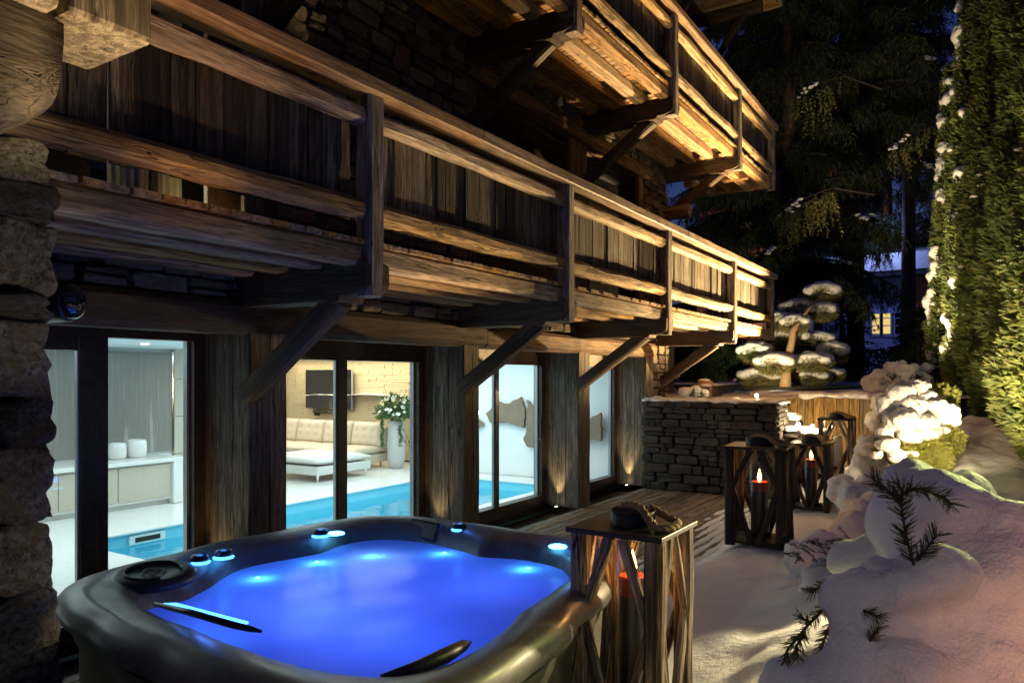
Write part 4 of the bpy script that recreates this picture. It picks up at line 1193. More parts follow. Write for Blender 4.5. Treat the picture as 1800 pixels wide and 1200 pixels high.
# diverter knobs with glowing collars, and flat lights, on the rim
for (u, v, knob) in ((351, 990, 1), (393, 981, 1), (564, 943, 1), (590, 939, 0), (808, 932, 1), (981, 962, 0)):
    p = px(u, v, (CAMH - 0.865) * F / (v - HOR))
    M = Matrix.Translation((p.x, p.y, 0.868))
    k = obj('control_knob' if knob else 'rim_light', mesh('knob', *lathe_data([(0.001, 0.0), (0.058, 0.0), (0.062, 0.006), (0.05, 0.012), (0.001, 0.012)], 20), 'lamp_blue' if knob else 'lamp_cyan', True), tub, M)
    if knob:
        V, Fc = lathe_data([(0.050, 0.0), (0.052, 0.014), (0.046, 0.03), (0.03, 0.036), (0.001, 0.038)], 18)
        obj('cap', mesh('cap', V, Fc, 'dark_plastic', True), k, M @ Matrix.Translation((0, 0, 0.016)))
    lamp('rim_lamp', 'POINT', (p.x, p.y, 0.96), 0.55, (0.05, 0.25, 1.0), 0.03)
for (u, v) in ((440, 1010), (551, 981), (786, 965), (941, 993), (655, 968)):
    p = px(u, v, (CAMH - 0.78) * F / (v - HOR))
    q = Vector((TC.x, TC.y, 0)) - Vector((p.x, p.y, 0)); q.normalize(); p += q * 0.05
    M = Matrix.Translation((p.x, p.y, 0.768))
    if u != 655: obj('jet_light', mesh('jet_light', *lathe_data([(0.001, 0.004), (0.014, 0.002), (0.016, 0)], 12), 'lamp_cyan', True), tub, M)
    lamp('jet_lamp', 'POINT', (p.x + q.x * 0.02, p.y + q.y * 0.02, 0.70), 1.3, (0.05, 0.38, 1.0), 0.02)
# soft light field under the milky water
for (x, y, e) in ((-2.75, 2.6, 13), (-3.25, 3.35, 9), (-2.35, 3.45, 9), (-3.2, 2.55, 7), (-2.2, 2.5, 8), (-2.85, 3.8, 5), (-3.6, 3.8, 2.5), (-2.3, 3.9, 3.0), (-3.55, 2.9, 4)):
    lamp('tub_lamp', 'POINT', (x, y, 0.40), e * 0.80, BLUE, 0.14)
# round headrest with a moulded swirl badge at the near corner
hc = Vector((-3.74, 2.30, 0.885))
Vh, Fh = [], []
prof = [(0.0, 0.018), (0.10, 0.022), (0.17, 0.03), (0.205, 0.024), (0.225, 0.0), (0.22, -0.02)]
Mh = Matrix.Translation(hc) @ Matrix.Rotation(math.radians(28), 4, 'Z') @ Matrix.Rotation(0.16, 4, 'X')
me = mesh('headrest', *lathe_data(prof, 36), 'pillow_rubber', True)
for v_ in me.vertices: v_.co.x *= 1.02; v_.co.y *= 0.80
hr = obj('headrest', me, tub, Mh)
pts = [(0.145 * math.cos(a), 0.115 * math.sin(a), 0.033) for a in np.linspace(0.2, 5.4, 40)]
obj('groove_rim', mesh('groove_rim', *tube_data(pts, 0.006, 5), 'pillow_rubber', True), hr, Mh)
sq = [(0.052 * (abs(math.cos(a)) ** 0.5) * (1 if math.cos(a) >= 0 else -1), 0.040 * (abs(math.sin(a)) ** 0.5) * (1 if math.sin(a) >= 0 else -1), 0.026) for a in np.linspace(0, 2 * math.pi, 33)]
obj('badge_frame', mesh('badge_frame', *tube_data(sq, 0.0028, 5), 'alu_frame', True), hr, Mh)
for s in (-1, 1):
    for q in (0.6, 1.0):
        sw_ = [(s * (0.004 + 0.022 * q * t_ * math.cos(2.8 * t_)), s * (0.020 * q * math.sin(3.0 * t_)), 0.027) for t_ in np.linspace(0, 1.1, 16)]
        obj('badge_swirl', mesh('badge_swirl', *tube_data(sw_, 0.0028, 4), 'alu_frame', True), hr, Mh)
# rectangular headrest at the far side
a0 = ang_of((-3.42, 4.25)); V, Fc = [], []
M2 = Matrix.Translation((-3.42, 4.16, 0.838)) @ Matrix.Rotation(math.radians(-8), 4, 'Z') @ Matrix.Rotation(math.radians(62), 4, 'X')
obj('headrest', mesh('headrest', *box_data(-0.17, 0.17, -0.075, 0.075, -0.03, 0.02, 0.024), 'pillow_rubber'), tub, M2)
# curved headrest on the near right side
pts = [(-1.86, 2.02, 0.855), (-1.79, 2.14, 0.86), (-1.77, 2.28, 0.862), (-1.78, 2.42, 0.86), (-1.80, 2.50, 0.845)]
obj('headrest', mesh('headrest', *tube_data(pts, [0.006, 0.026, 0.032, 0.024, 0.005], 12), 'pillow_rubber', True), tub)
# waterfall lip along the near edge
wl0, wl1 = px(272, 1072, (CAMH - .845) * F / (1072 - HOR)), px(410, 1110, (CAMH - .845) * F / (1110 - HOR))
wlip = empty('waterfall_lip', (wl0 + wl1) / 2, parent=tub)
beam('lip_light', wl0 + Vector((0.03, 0.052, 0.018)), wl1 + Vector((-0.02, 0.052, 0.018)), 0.075, 0.010, 'lamp_blue', wlip)
pts = [wl0 + Vector((0, 0, .03)), wl0.lerp(wl1, 0.5) + Vector((0, 0.0, 0.034)), wl1 + Vector((0, 0, .03)), wl1 + Vector((0.05, 0.05, 0.008)), wl1 + Vector((0.10, 0.07, 0.0))]
obj('lip_bar', mesh('lip_bar', *tube_data(pts, [0.010, 0.016, 0.016, 0.014, 0.006], 10), 'dark_plastic', True), wlip)
lamp('lip_lamp', 'POINT', (wl0 + wl1) / 2 + Vector((0, 0.12, 0.06)), 1.2, (0.06, 0.2, 1.0), 0.05)
# ------------------------------------------------------------------ stone pillar and timbers at the near left
pil = tag(empty('stone_pillar', (-3.5, 0.9, 0)), 'rough stone pillar in front of the hot tub, carrying a heavy log corbel', 'pillar')
box('mortar_core', -3.95, -3.27, 0.4, 1.42, -0.1, 2.86, 'mortar', pil)
rp = random.Random(21)
z = -0.1; k = 0
while z < 2.86:
    h = min(rp.uniform(0.10, 0.33), 2.88 - z)
    if 2.88 - z - h < 0.08: h = 2.88 - z
    y = 1.53 - rp.uniform(-0.02, 0.03)
    while y > 0.5:
        l = rp.uniform(0.22, 0.42)
        M = Matrix.Translation((-3.30 + rp.uniform(-0.02, 0.02), y - l/2, z + h/2)) @ Matrix.Rotation(rp.uniform(-0.06, 0.06), 4, 'X') @ Matrix.Diagonal((0.30, l + 0.01, h + 0.012, 1))
        obj('stone', stone_mesh(k % 9, 'pillar_stone', 9), pil, M); k += 1
        y -= l
    M = Matrix.Translation((-3.62, 1.36, z + h/2)) @ Matrix.Diagonal((0.42, 0.26, h - 0.01, 1))
    obj('stone', stone_mesh(k % 9, 'pillar_stone', 6), pil, M)
    z += h
# log corbel: rounded nose toward the hot tub
cor = tag(empty('log_corbel', (-3.0, 0.9, 3.1)), 'dark rounded log end resting on the stone pillar', 'beam')
BID[0] += 1
L, NS = 1.0, 10
sec = []
for i in range(28):
    a = -math.pi/2 + 2 * math.pi * i / 28
    x = abs(math.cos(a)) ** 0.55 * (1 if math.cos(a) >= 0 else -1); zz = abs(math.sin(a)) ** 0.55 * (1 if math.sin(a) >= 0 else -1)
    sec.append((x * 0.26, zz * 0.44))
V, Fc = [], []
for i in range(NS + 1):
    t = i / NS; yy = -L/2 + L * t
    sc = 1 - 0.10 * max(0, (t - 0.8) / 0.2) ** 2
    for (a, b) in sec:
        lowcut = 0.10 * max(0, (t - 0.72) / 0.28) ** 1.5 if b < 0 else 0
        V.append((yy, a * sc + 0.012 * wob((yy, a * 3, b * 3), 2, 5), b * sc + lowcut + 0.012 * wob((yy, b * 3, a * 3), 2, 8)))
for i in range(NS):
    for j in range(28):
        a, b = i * 28 + j, i * 28 + (j + 1) % 28; Fc.append((a, b, b + 28, a + 28))
Fc.append(tuple(range(28))); Fc.append(tuple(NS * 28 + j for j in range(27, -1, -1)))
Ml = Matrix.Translation((-2.93, 0.83, 3.18)) @ Matrix.Rotation(math.pi / 2, 4, 'Z')
obj('log', mesh('log', V, Fc, 'log_wood', True), cor, Ml)
bl = tag(empty('beam_block', (-2.8, 1.2, 3.3)), 'pale squared timber end hanging at the top left corner', 'beam')
for (y0, y1, sh) in ((0.95, 1.275, 0.0), (1.29, 1.60, 0.0)):
    BID[0] += 1
    V, Fc = [], []
    pr = [(-0.22, 0), (0.19, 0), (0.225, 0.04), (0.225, 1.4), (-0.22, 1.4)]
    ch = 0.05
    hy = (y1 - y0) / 2
    d = box_data(-0.225, 0.225, -hy, hy, 0, 1.5, 0.025)
    # grain runs up: local X is vertical
    d = ([(zc - 0.75, yc, -xc) for xc, yc, zc in d[0]], d[1])
    Mb = Matrix.Translation((-2.825, (y0 + y1) / 2, 3.155 + 0.75 + 0.02)) @ Matrix(((0, 0, -1, 0), (0, 1, 0, 0), (1, 0, 0, 0), (0, 0, 0, 1)))
    obj('block', mesh('block', *d, 'fence_wood'), bl, Mb)

# dome-ended wall fixture behind the pillar
fx = tag(empty('wall_speaker', (-3.95, 1.9, 2.3)), 'round dark wall fixture with a glossy glass dome by the pillar', 'lamp')
pc = px(108, 531, 4.35)
dirx = Vector((math.cos(YAW), math.sin(YAW), 0.02)).normalized()
q = dirx.to_track_quat('Z', 'Y').to_matrix().to_4x4()
Mf = Matrix.Translation(pc) @ q
obj('housing', mesh('housing', *lathe_data([(0.001, -0.16), (0.11, -0.16), (0.12, -0.14), (0.118, 0.04), (0.112, 0.055), (0.10, 0.055)], 30), 'dark_plastic', True), fx, Mf)
glass_b, ntb, outb = newmat('dome_glass')
princ(ntb, outb, (0.01, 0.012, 0.03), 0.05, Coat_Weight=1.0, Coat_Roughness=0.02)
obj('dome', mesh('dome', *lathe_data([(0.105 * math.cos(a), 0.055 + 0.075 * math.sin(a)) for a in np.linspace(0, math.pi / 2 - 0.01, 10)], 30), 'dome_glass', True), fx, Mf)
obj('arm', mesh('arm', *tube_data([pc - dirx * 0.10, pc - dirx * 0.5], 0.03, 8), 'dark_plastic', True), fx)

# ------------------------------------------------------------------ garden walls, steps
rg = random.Random(31)
gw = tag(empty('garden_wall', (-3.9, 12.4, 0)), 'dark low stone wall that closes the deck at the chalet corner', 'wall')
box('mortar_core', -5.05, -2.86, 12.28, 12.78, -0.1, 1.50, 'mortar', gw)
stone_face(gw, courses(-5.05, -2.74, -0.05, 1.52, 0.055, 0.17, 0.11, 0.50, rg), 'X', 12.10, 'garden_stone', rg, n=3, gap=0.004, proud=0.014)
stone_face(gw, courses(12.12, 12.8, -0.05, 1.52, 0.08, 0.17, 0.14, 0.36, rg), 'Y', -2.72, 'garden_stone', rg, n=3, gap=0.004, proud=0.014)
balls = []
for i in range(26):
    x = -5.0 + i * 0.09
    balls.append(((x, 12.42 + 0.05 * math.sin(i * 1.7), 1.53 + 0.01 * math.sin(i * 2.1)), (0.13, 0.30, 0.05 + 0.015 * math.sin(i * 0.9))))
blobs('snow_cap', balls, 0.03, 'snow', gw, 5, 0.012, 5)

rw = tag(empty('plank_retaining_wall', (-2.4, 15.4, 0.3)), 'upright larch planks holding the snowy terrace', 'retaining wall')
x = -3.9
while x < -1.35:
    w = rg.uniform(0.13, 0.24)
    beam('plank', (x + w/2, 15.36 + rg.uniform(-0.012, 0.012), 0.2), (x + w/2, 15.36, 1.53), w - 0.006, 0.05, 'fence_wood', rw, up=(0, 1, 0), rough=0.002, seg=4, rnd=0.08)
    x += w
balls = [((-3.95 + 0.1 * i, 15.42 + 0.04 * math.sin(i * 2.3), 1.585 + 0.012 * math.sin(i * 1.1)), (0.14, 0.20, 0.065 + 0.02 * math.sin(i * 0.7 + 1))) for i in range(28)]
blobs('snow_cap', balls, 0.03, 'snow', rw, 4, 0.015, 4)
# stone steps climbing between the walls, each with a lamp and its cap of snow
lights_px = [(1330, 695, 12.55), (1380, 722, 12.3), (1403, 745, 11.9), (1428, 749, 11.6)]
for i, (u, v, t) in enumerate(lights_px):
    p = px(u, v, t)
    if i:
        st = tag(empty('step_block', (p.x, p.y + 0.15, 0)), ['', 'highest snow-capped stone step beside the garden wall end', 'middle snow-capped stone step of the garden flight', 'lowest snow-capped stone step of the garden flight'][i], 'step')
        top = p.z - 0.13
        for a in range(3):
            obj('stone', stone_mesh(a + i, 'garden_stone', 3), st, Matrix.Translation((p.x - 0.02 + 0.02 * a, p.y + 0.12, top - 0.11 - 0.18 * a)) @ Matrix.Diagonal((0.52 + 0.03 * a, 0.36, 0.17, 1)))
        bs = [((p.x - 0.16 + 0.08 * k, p.y + 0.10 + 0.03 * math.sin(k), top + 0.03), (0.10, 0.17, 0.07)) for k in range(5)]
        blobs('snow_cap', bs, 0.022, 'snow', st, 4, 0.01, 6)
    lm = tag(empty('garden_spot', (p.x, p.y, p.z - 0.1)), ['bright garden lamp on top of the low stone wall', 'bright lamp on the highest snowy step', 'bright lamp on the middle snowy step', 'bright lamp on the lowest snowy step'][i], 'garden light', 'garden lamps along the steps')
    obj('stem', mesh('stem', *tube_data([p + Vector((0, 0.02, -0.12)), p + Vector((0, 0.02, 0))], 0.012, 8), 'black_metal'), lm)
    obj('lens', mesh('lens', *ico_data((0, 0, 0), (0.030, 0.030, 0.030), 2), 'lamp_warm', True), lm, Matrix.Translation(p))
    lamp('spot_light', 'POINT', p + Vector((0, -0.05, 0.02)), 30, WARM2, 0.04)
# low box edging and stump at the chalet corner
pl = tag(empty('planter', (-6.5, 18, 1.55)), 'low dark timber planter edge with a thin line of snow', 'planter')
pa, pb, pc2 = px(1190, 668, 17.0), px(1288, 666, 17.0), px(1240, 688, 14.0)
pa.z = pb.z = pc2.z = 1.60
beam('edge_board', pa + Vector((0, 0, 0.06)), pb + Vector((0, 0, 0.06)), 0.07, 0.22, 'dark_beam_wood', pl)
beam('edge_board', pb + Vector((0, 0, 0.06)), pc2 + Vector((0, 0, 0.06)), 0.07, 0.22, 'dark_beam_wood', pl)
for a, b in ((pa, pb), (pb, pc2)):
    blobs('snow_cap', [(a.lerp(b, k / 30) + Vector((0, 0, 0.18)), (0.12, 0.10, 0.035)) for k in range(31)], 0.03, 'snow', pl, 3)
sp = px(1238, 682, 14.2)
stp = tag(empty('tree_stump', (sp.x, sp.y, 1.55)), 'short weathered stump with a little snow by the planter', 'stump')
V, Fc = tube_data([(0, 0, -0.1), (0, 0, 0.05), (0.01, 0, 0.2), (0, 0.01, 0.24)], [0.17, 0.15, 0.14, 0.10], 14)
me = mesh('trunk', V, Fc, 'pine_bark', True)
for v_ in me.vertices: v_.co += Vector((v_.co.x, v_.co.y, 0)) * 0.5 * mnoise.noise(v_.co * 9)
obj('trunk', me, stp, Matrix.Translation((sp.x, sp.y, 1.62)))
blobs('snow_cap', [((sp.x, sp.y, 1.87), (0.13, 0.12, 0.035))], 0.02, 'snow', stp, 2)

# ------------------------------------------------------------------ uplights at the column feet
for i, (Y, lb) in enumerate(((9.745, 'small recessed uplight at the foot of the third column'), (12.325, 'small recessed uplight at the foot of the last column'), (6.875, 'recessed uplight at the foot of the second column, behind the hot tub rim'), (3.935, 'recessed uplight at the foot of the column nearest the stone pillar, behind the hot tub'))):
    xx = -5.38
    up = tag(empty('uplight', (xx, Y - 0.07, 0)), lb, 'floor light')
    obj('rim', mesh('rim', *lathe_data([(0.045, 0.0), (0.045, 0.012), (0.03, 0.014), (0.03, 0.0)], 18), 'chrome', True), up, Matrix.Translation((xx, Y - 0.09, 0.0)))
    obj('lens', mesh('lens', *lathe_data([(0.001, 0.013), (0.018, 0.012), (0.028, 0.006)], 14), 'lamp_small', True), up, Matrix.Translation((xx, Y - 0.09, 0.0)))
    lamp('uplight_lamp', 'SPOT', (xx, Y - (0.085 if i < 2 else 0.17), 0.03), 75 if i < 2 else 30, (1.0, 0.74, 0.36), 0.012, (xx, Y - 0.02, 1.0), 50, 0.9)

# ------------------------------------------------------------------ lanterns
def lantern(loc, rz, s, h, wood, label, lit, seed, ct=0.6):
    root = tag(empty('lantern', loc, rz), label, 'lantern', 'rustic timber lanterns in the snow')
    W0 = WM[root.name]; hs = s / 2; pw = s * (0.185 if seed == 1 else 0.155)
    rl = random.Random(seed)
    def lb(name, p0, p1, w, d_, mat=wood, up=(0, 0, 1), **kw):
        BID[0] += 1
        L = (Vector(p1) - Vector(p0)).length
        return obj(name, mesh(name, *beam_data(L, w, d_, BID[0], seg=12, rough=0.0075 * s / 0.48, rnd=0.22, **kw), mat), root, W0 @ frame_from(p0, p1, up))
    for sx in (-1, 1):
        for sy in (-1, 1):
            lb('corner_post', (sx * (hs - pw/2), sy * (hs - pw/2), 0), (sx * (hs - pw/2), sy * (hs - pw/2), h - 0.022), pw * rl.uniform(0.92, 1.06), pw * rl.uniform(0.9, 1.04), up=(0, 1, 0))
    for q in range(4):
        Rq = Matrix.Rotation(q * math.pi / 2, 4, 'Z')
        for sx in (-1, 1):
            mid = h * rl.uniform(0.54, 0.60)
            a = Rq @ Vector((sx * s * 0.075, -hs + 0.035, h - 0.03)); b = Rq @ Vector((sx * (hs - pw * 0.75), -hs + 0.035, mid))
            c = Rq @ Vector((sx * s * 0.05, -hs + 0.035, 0.02))
            lb('brace', a, b, 0.04, s * 0.10, up=tuple(Rq @ Vector((1, 0, 0))))
            lb('brace', b, c, 0.04, s * 0.10, up=tuple(Rq @ Vector((1, 0, 0))))
    def ch(name, me, M=Matrix()): return obj(name, me, root, W0 @ M)
    ch('top_plate', mesh('top_plate', *box_data(-hs - 0.012, hs + 0.012, -hs - 0.012, hs + 0.012, h - 0.020, h + 0.006, 0.004), 'black_metal'))
    ch('base_plate', mesh('base_plate', *box_data(-hs + 0.03, hs - 0.03, -hs + 0.03, hs - 0.03, 0.02, 0.05), 'lantern_wood'))
    r = s * 0.235
    ch('chimney_ring', mesh('chimney_ring', *lathe_data([(r, h + 0.006), (r, h + 0.075), (r - 0.006, h + 0.078), (r - 0.012, h + 0.07), (r - 0.014, h + 0.006)], 36), 'black_metal', True))
    # rope handle: twisted, slumped over one side
    key = [(-0.07, 0.03, 0.085), (-0.01, 0.0, 0.10), (0.06, -0.04, 0.095), (0.12, -0.09, 0.055), (0.18, -0.13, 0.026), (0.225, -0.10, 0.026), (0.238, -0.02, 0.03), (0.21, 0.05, 0.03), (0.13, 0.075, 0.055), (0.06, 0.07, 0.085)]
    key = [Vector((a * s / 0.475, b * s / 0.475, h + c)) for a, b, c in key]
    pts = []
    for k in range(60):
        q = k / 59 * (len(key) - 1); i = min(int(q), len(key) - 2); f = q - i
        p0_, p1_, p2_, p3_ = key[max(i - 1, 0)], key[i], key[i + 1], key[min(i + 2, len(key) - 1)]
        pts.append(0.5 * ((2 * p1_) + (p2_ - p0_) * f + (2 * p0_ - 5 * p1_ + 4 * p2_ - p3_) * f * f + (3 * p1_ - p0_ - 3 * p2_ + p3_) * f ** 3))
    for ph in range(3):
        strand = []
        for k, p in enumerate(pts):
            t_ = (pts[min(k + 1, 59)] - pts[max(k - 1, 0)]).normalized()
            a_ = t_.cross(Vector((0, 0, 1))).normalized(); b_ = t_.cross(a_)
            w_ = k * 0.62 + ph * 2.094
            strand.append(p + (a_ * math.cos(w_) + b_ * math.sin(w_)) * 0.0105)
        ch('rope_handle', mesh('rope_handle', *tube_data(strand, 0.0115, 6), 'rope', True))
    gr = s * 0.17
    ch('glass_cylinder', mesh('glass_cylinder', *lathe_data([(gr, 0.06), (gr, h * 0.93)], 30), 'hurricane_glass', True))
    ch('holder_cup', mesh('holder_cup', *lathe_data([(gr * 0.5, 0.05), (gr * 1.06, 0.06), (gr * 1.06, 0.11)], 24), 'black_metal', True))
    # candle stands in the lantern: a thing of its own
    M = W0 @ Matrix.Translation((0, 0, 0.07))
    ctop = h * ct
    cd = tag(empty('candle', M=M), ('burning' if lit else 'unlit white') + ' pillar candle inside the ' + label.split(',')[0], 'candle')
    cr = gr * 0.86
    obj('wax', mesh('wax', *lathe_data([(0.001, 0), (cr, 0), (cr, ctop - 0.10)], 28), 'wax_dark' if lit else 'ceramic_white', True), cd, M)
    obj('wax_top', mesh('wax_top', *lathe_data([(cr * 1.001, ctop - 0.10), (cr, ctop - 0.012), (cr * 0.93, ctop), (cr * 0.8, ctop - 0.012), (0.001, ctop - 0.02)], 28), 'wax_red_glow' if lit else 'ceramic_white', True), cd, M)  # flame's red glow through the wax is put into the top's colour
    if lit:
        fz = ctop + 0.02
        obj('flame', mesh('flame', *lathe_data([(0.001, -0.03), (0.016, -0.01), (0.021, 0.02), (0.014, 0.06), (0.001, 0.105)], 14), 'flame', True), cd, M @ Matrix.Translation((0, 0, fz)))
        pw_ = WM[cd.name] @ Vector((0, 0, fz + 0.05))
        lamp('candle_light', 'POINT', pw_, lit, (1.0, 0.42, 0.13), 0.025)
    return root
lantern((-1.487, 3.455, 0.24), 0.0, 0.475, 0.965, 'driftwood', 'driftwood lantern with rope handle, the large one touching the hot tub corner', 8, 1, 0.67)
def lan_at(u, v, t, z0):
    p = px(u, v, t); return (p.x, p.y, z0)
lantern(lan_at(1335, 900, 7.60, 0.25), math.radians(4), 0.585, 0.99, 'lantern_wood', 'dark lantern with a candle burning low, standing alone in front of the stone wall', 12, 2, 0.56)
lantern(lan_at(1426, 850, 9.45, 0.26), math.radians(3), 0.49, 0.84, 'lantern_wood', 'dark lantern with candle glowing red at the top, half behind another lantern in the snow', 12, 3, 0.67)
lantern(lan_at(1471, 780, 11.4, 0.46), math.radians(3), 0.49, 0.84, 'driftwood', 'farthest lantern, unlit, beside the upright larch planks', 0, 4)
# ------------------------------------------------------------------ vegetation
rng = np.random.default_rng(12)
def np_stuff(name, V, k, mat, parent, M):
    V = np.asarray(V, float).reshape(-1, 3)
    Mi = np.array(M.inverted())
    V = V @ Mi[:3, :3].T + Mi[:3, 3]
    return obj(name, np_mesh(name, V, k, mat), parent, M)

def spruce(x, y, z0, H, r0, zc, label, seed, snow_n=10, nb=95, mat='spruce_needles', dens=1.0):
    """tall spruce: whorled drooping limbs hung with curtains of twigs"""
    g = np.random.default_rng(seed)
    root = tag(empty('spruce_tree', (x, y, z0)), label, 'tree', 'tall spruces behind the terrace')
    M = WM[root.name]
    obj('trunk', mesh('trunk', *tube_data([(0, 0, -0.3), (0.05, 0, H * 0.3), (0, 0.05, H * 0.65), (0, 0, H)], [0.30, 0.24, 0.15, 0.03], 12), 'bark', True), root, M)
    tw, leaf, limbs, snowb = [], [], [], []
    for b in range(nb):
        f = (b + g.uniform(0, 1)) / nb
        z = zc + (H - zc - 0.4) * f
        L = r0 * (1 - f) ** 0.75 * g.uniform(0.6, 1.15) + 0.3
        a = g.uniform(0, 2 * math.pi)
        n = max(6, int(L * 8))
        pts = []
        for k in range(n + 1):
            t = k / n
            r = L * t
            zz = z + 0.16 * L * t - 0.55 * L * t * t + 0.20 * L * max(0, t - 0.75)
            aa = a + 0.15 * math.sin(t * 3 + b)
            pts.append((r * math.cos(aa), r * math.sin(aa), zz))
        limbs.append(tube_data([pts[i] for i in range(0, n + 1, 2)], [0.045 * (1 - 0.85 * i / (n + 1)) for i in range(0, n + 1, 2)], 5))
        for k in range(1, n + 1):
            px_, py_, pz_ = pts[k]
            for s in range(int(5 * dens)):
                ln = g.uniform(0.25, 0.85) * min(1, 0.4 + L / 3)       # hanging twig
                off = g.normal(0, 0.16, 2)
                m = 5
                for q in range(m):
                    leaf.append((px_ + off[0] * (q + 1) / m * 1.3, py_ + off[1] * (q + 1) / m * 1.3, pz_ - ln * q / m))
                    tw.append((off[0], off[1], -0.6 - q * 0.2))
        if snow_n and g.random() < snow_n / nb:
            i0 = g.integers(max(1, n // 3), n)
            for k in range(i0, min(n, i0 + 4)):
                snowb.append(ico_data((pts[k][0], pts[k][1], pts[k][2] + 0.04), (g.uniform(0.07, 0.20), g.uniform(0.07, 0.2), g.uniform(0.025, 0.06)), 1))
    obj('limbs', mesh('limbs', *join_data(limbs), 'bark'), root, M)
    V = sprays(leaf, tw, 0.20, 0.017, g, 3, 0.45, tri=True)
    obj('crown', np_mesh('crown', V, 3, mat), root, M)['kind'] = 'stuff'
    if snowb: obj('snow', mesh('snow', *join_data(snowb), 'snow', True), root, M)['kind'] = 'stuff'
    return root
SP = [  # photo column of the trunk, distance, height, radius, crown base
    (1385, 24, 21, 3.4, 5.0, 'spruce whose dark trunk rises just past the end of the upper balcony'),
    (1503, 25, 23, 4.0, 9.0, 'spruce with the thickest trunk, standing in front of the blue house'),
    (1290, 31, 24, 4.2, 6.0, 'spruce half hidden behind the balconies'),
    (1440, 33, 26, 4.6, 6.5, 'distant spruce between the two nearer trunks'),
    (1595, 29, 22, 3.2, 10.5, 'spruce over the lit windows of the blue house'),
    (1655, 38, 14.5, 4.4, 6.0, 'rearmost spruce beside the sky gap next to the hedge'),
    (1560, 41, 24, 4.4, 10.0, 'far tall spruce that fills the middle of the sky'),
    (1350, 42, 28, 5.5, 6.0, 'far tall spruce behind the roof overhang'),
]
for i, (u, t, H, r, zc, lb) in enumerate(SP):
    p = px(u, HOR, t)
    spruce(p.x, p.y, 1.5, H, r, zc - 1.5, lb, 100 + i, 16 if t < 30 else 5, 110 if t < 35 else 62, dens=1.0 if t < 35 else 0.7)
# a lit drooping branch tip hanging near the end of the lower balcony belongs to a smaller fir
def small_fir(u, v0, t, lab, rad, h, seed):
    p = px(u, v0, t)
    root = tag(empty('young_fir', (p.x, p.y, 1.6)), lab, 'tree')
    g = np.random.default_rng(seed); M = WM[root.name]
    obj('trunk', mesh('trunk', *tube_data([(0, 0, -0.1), (0, 0, h)], [0.09, 0.015], 8), 'bark'), root, M)
    leaf, tw = [], []
    for b in range(int(h * 16)):
        z = 0.4 + (h - 0.4) * b / (h * 16); L = rad * (1 - z / h) + 0.15; a = g.uniform(0, 6.28)
        for k in range(14):
            t_ = k / 13
            q = (L * t_ * math.cos(a), L * t_ * math.sin(a), z - 0.25 * L * t_ * t_)
            for s in range(4):
                leaf.append((q[0] + g.normal(0, .07), q[1] + g.normal(0, .07), q[2] - g.uniform(0, .12))); tw.append((math.cos(a), math.sin(a), -0.5))
    obj('crown', np_mesh('crown', sprays(leaf, tw, 0.14, 0.013, g, 3, 0.5), 4, 'spruce_needles'), root, M)
small_fir(1300, 661, 25, 'young fir between the chalet corner and the cloud-pruned pine', 1.1, 4.2, 5)
small_fir(1480, 661, 24, 'young fir in the dark behind the cloud-pruned pine', 1.3, 4.6, 6)
small_fir(1615, 661, 21, 'young fir nearest the far end of the hedge', 1.2, 2.4, 8)

# overhanging lit branches by the balcony end: one limb of a spruce standing nearer
def hanging(u, v, t, n, lab, seed, ln):
    g = np.random.default_rng(seed)
    p = px(u, v, t)
    root = tag(empty('hanging_branch', p), lab, 'branch'); M = WM[root.name]
    pts = [(1.6, 3.6, 1.1), (0.9, 1.6, 0.95), (0.4, 0.5, 0.5), (0, 0, 0)]
    obj('limb', mesh('limb', *tube_data(pts, [0.03, 0.02, 0.013, 0.006], 6), 'bark'), root, M)
    leaf, tw = [], []
    for s in range(n):
        f = g.uniform(0, 1); b = Vector(pts[1]).lerp(Vector(pts[3]), f)
        l = g.uniform(0.3, 1.0) * ln; o = g.normal(0, 0.10, 2)
        for q in range(12):
            leaf.append((b.x + o[0] * (1 + q * .08), b.y + o[1] * (1 + q * .08), b.z - 0.03 - l * q / 12)); tw.append((g.normal(0, .5), g.normal(0, .5), -0.9))
    obj('twigs', np_mesh('twigs', sprays(leaf, tw, 0.085, 0.010, g, 4, 0.45), 4, 'pine_needles'), root, M)
    sn = []
    for _ in range(16):
        f = g.uniform(0, 1); c_ = Vector(pts[3]).lerp(Vector(pts[2]), f) + Vector((g.normal(0, .05), g.normal(0, .05), 0.02))
        sn.append(ico_data(tuple(c_), (g.uniform(.03, .07), g.uniform(.03, .07), g.uniform(.015, .035)), 2))
    obj('snow', mesh('snow', *join_data(sn), 'snow', True), root, M)
hanging(1368, 385, 17.2, 46, 'drooping lit spruce branch with a snow patch beside the lower balcony end', 3, 1.15)
hanging(1567, 265, 19.5, 22, 'single lit drooping branch high in front of the dark spruces', 4, 0.8)
hanging(1400, 175, 19.0, 26, 'faintly lit drooping branch level with the upper balcony rail', 5, 1.3)

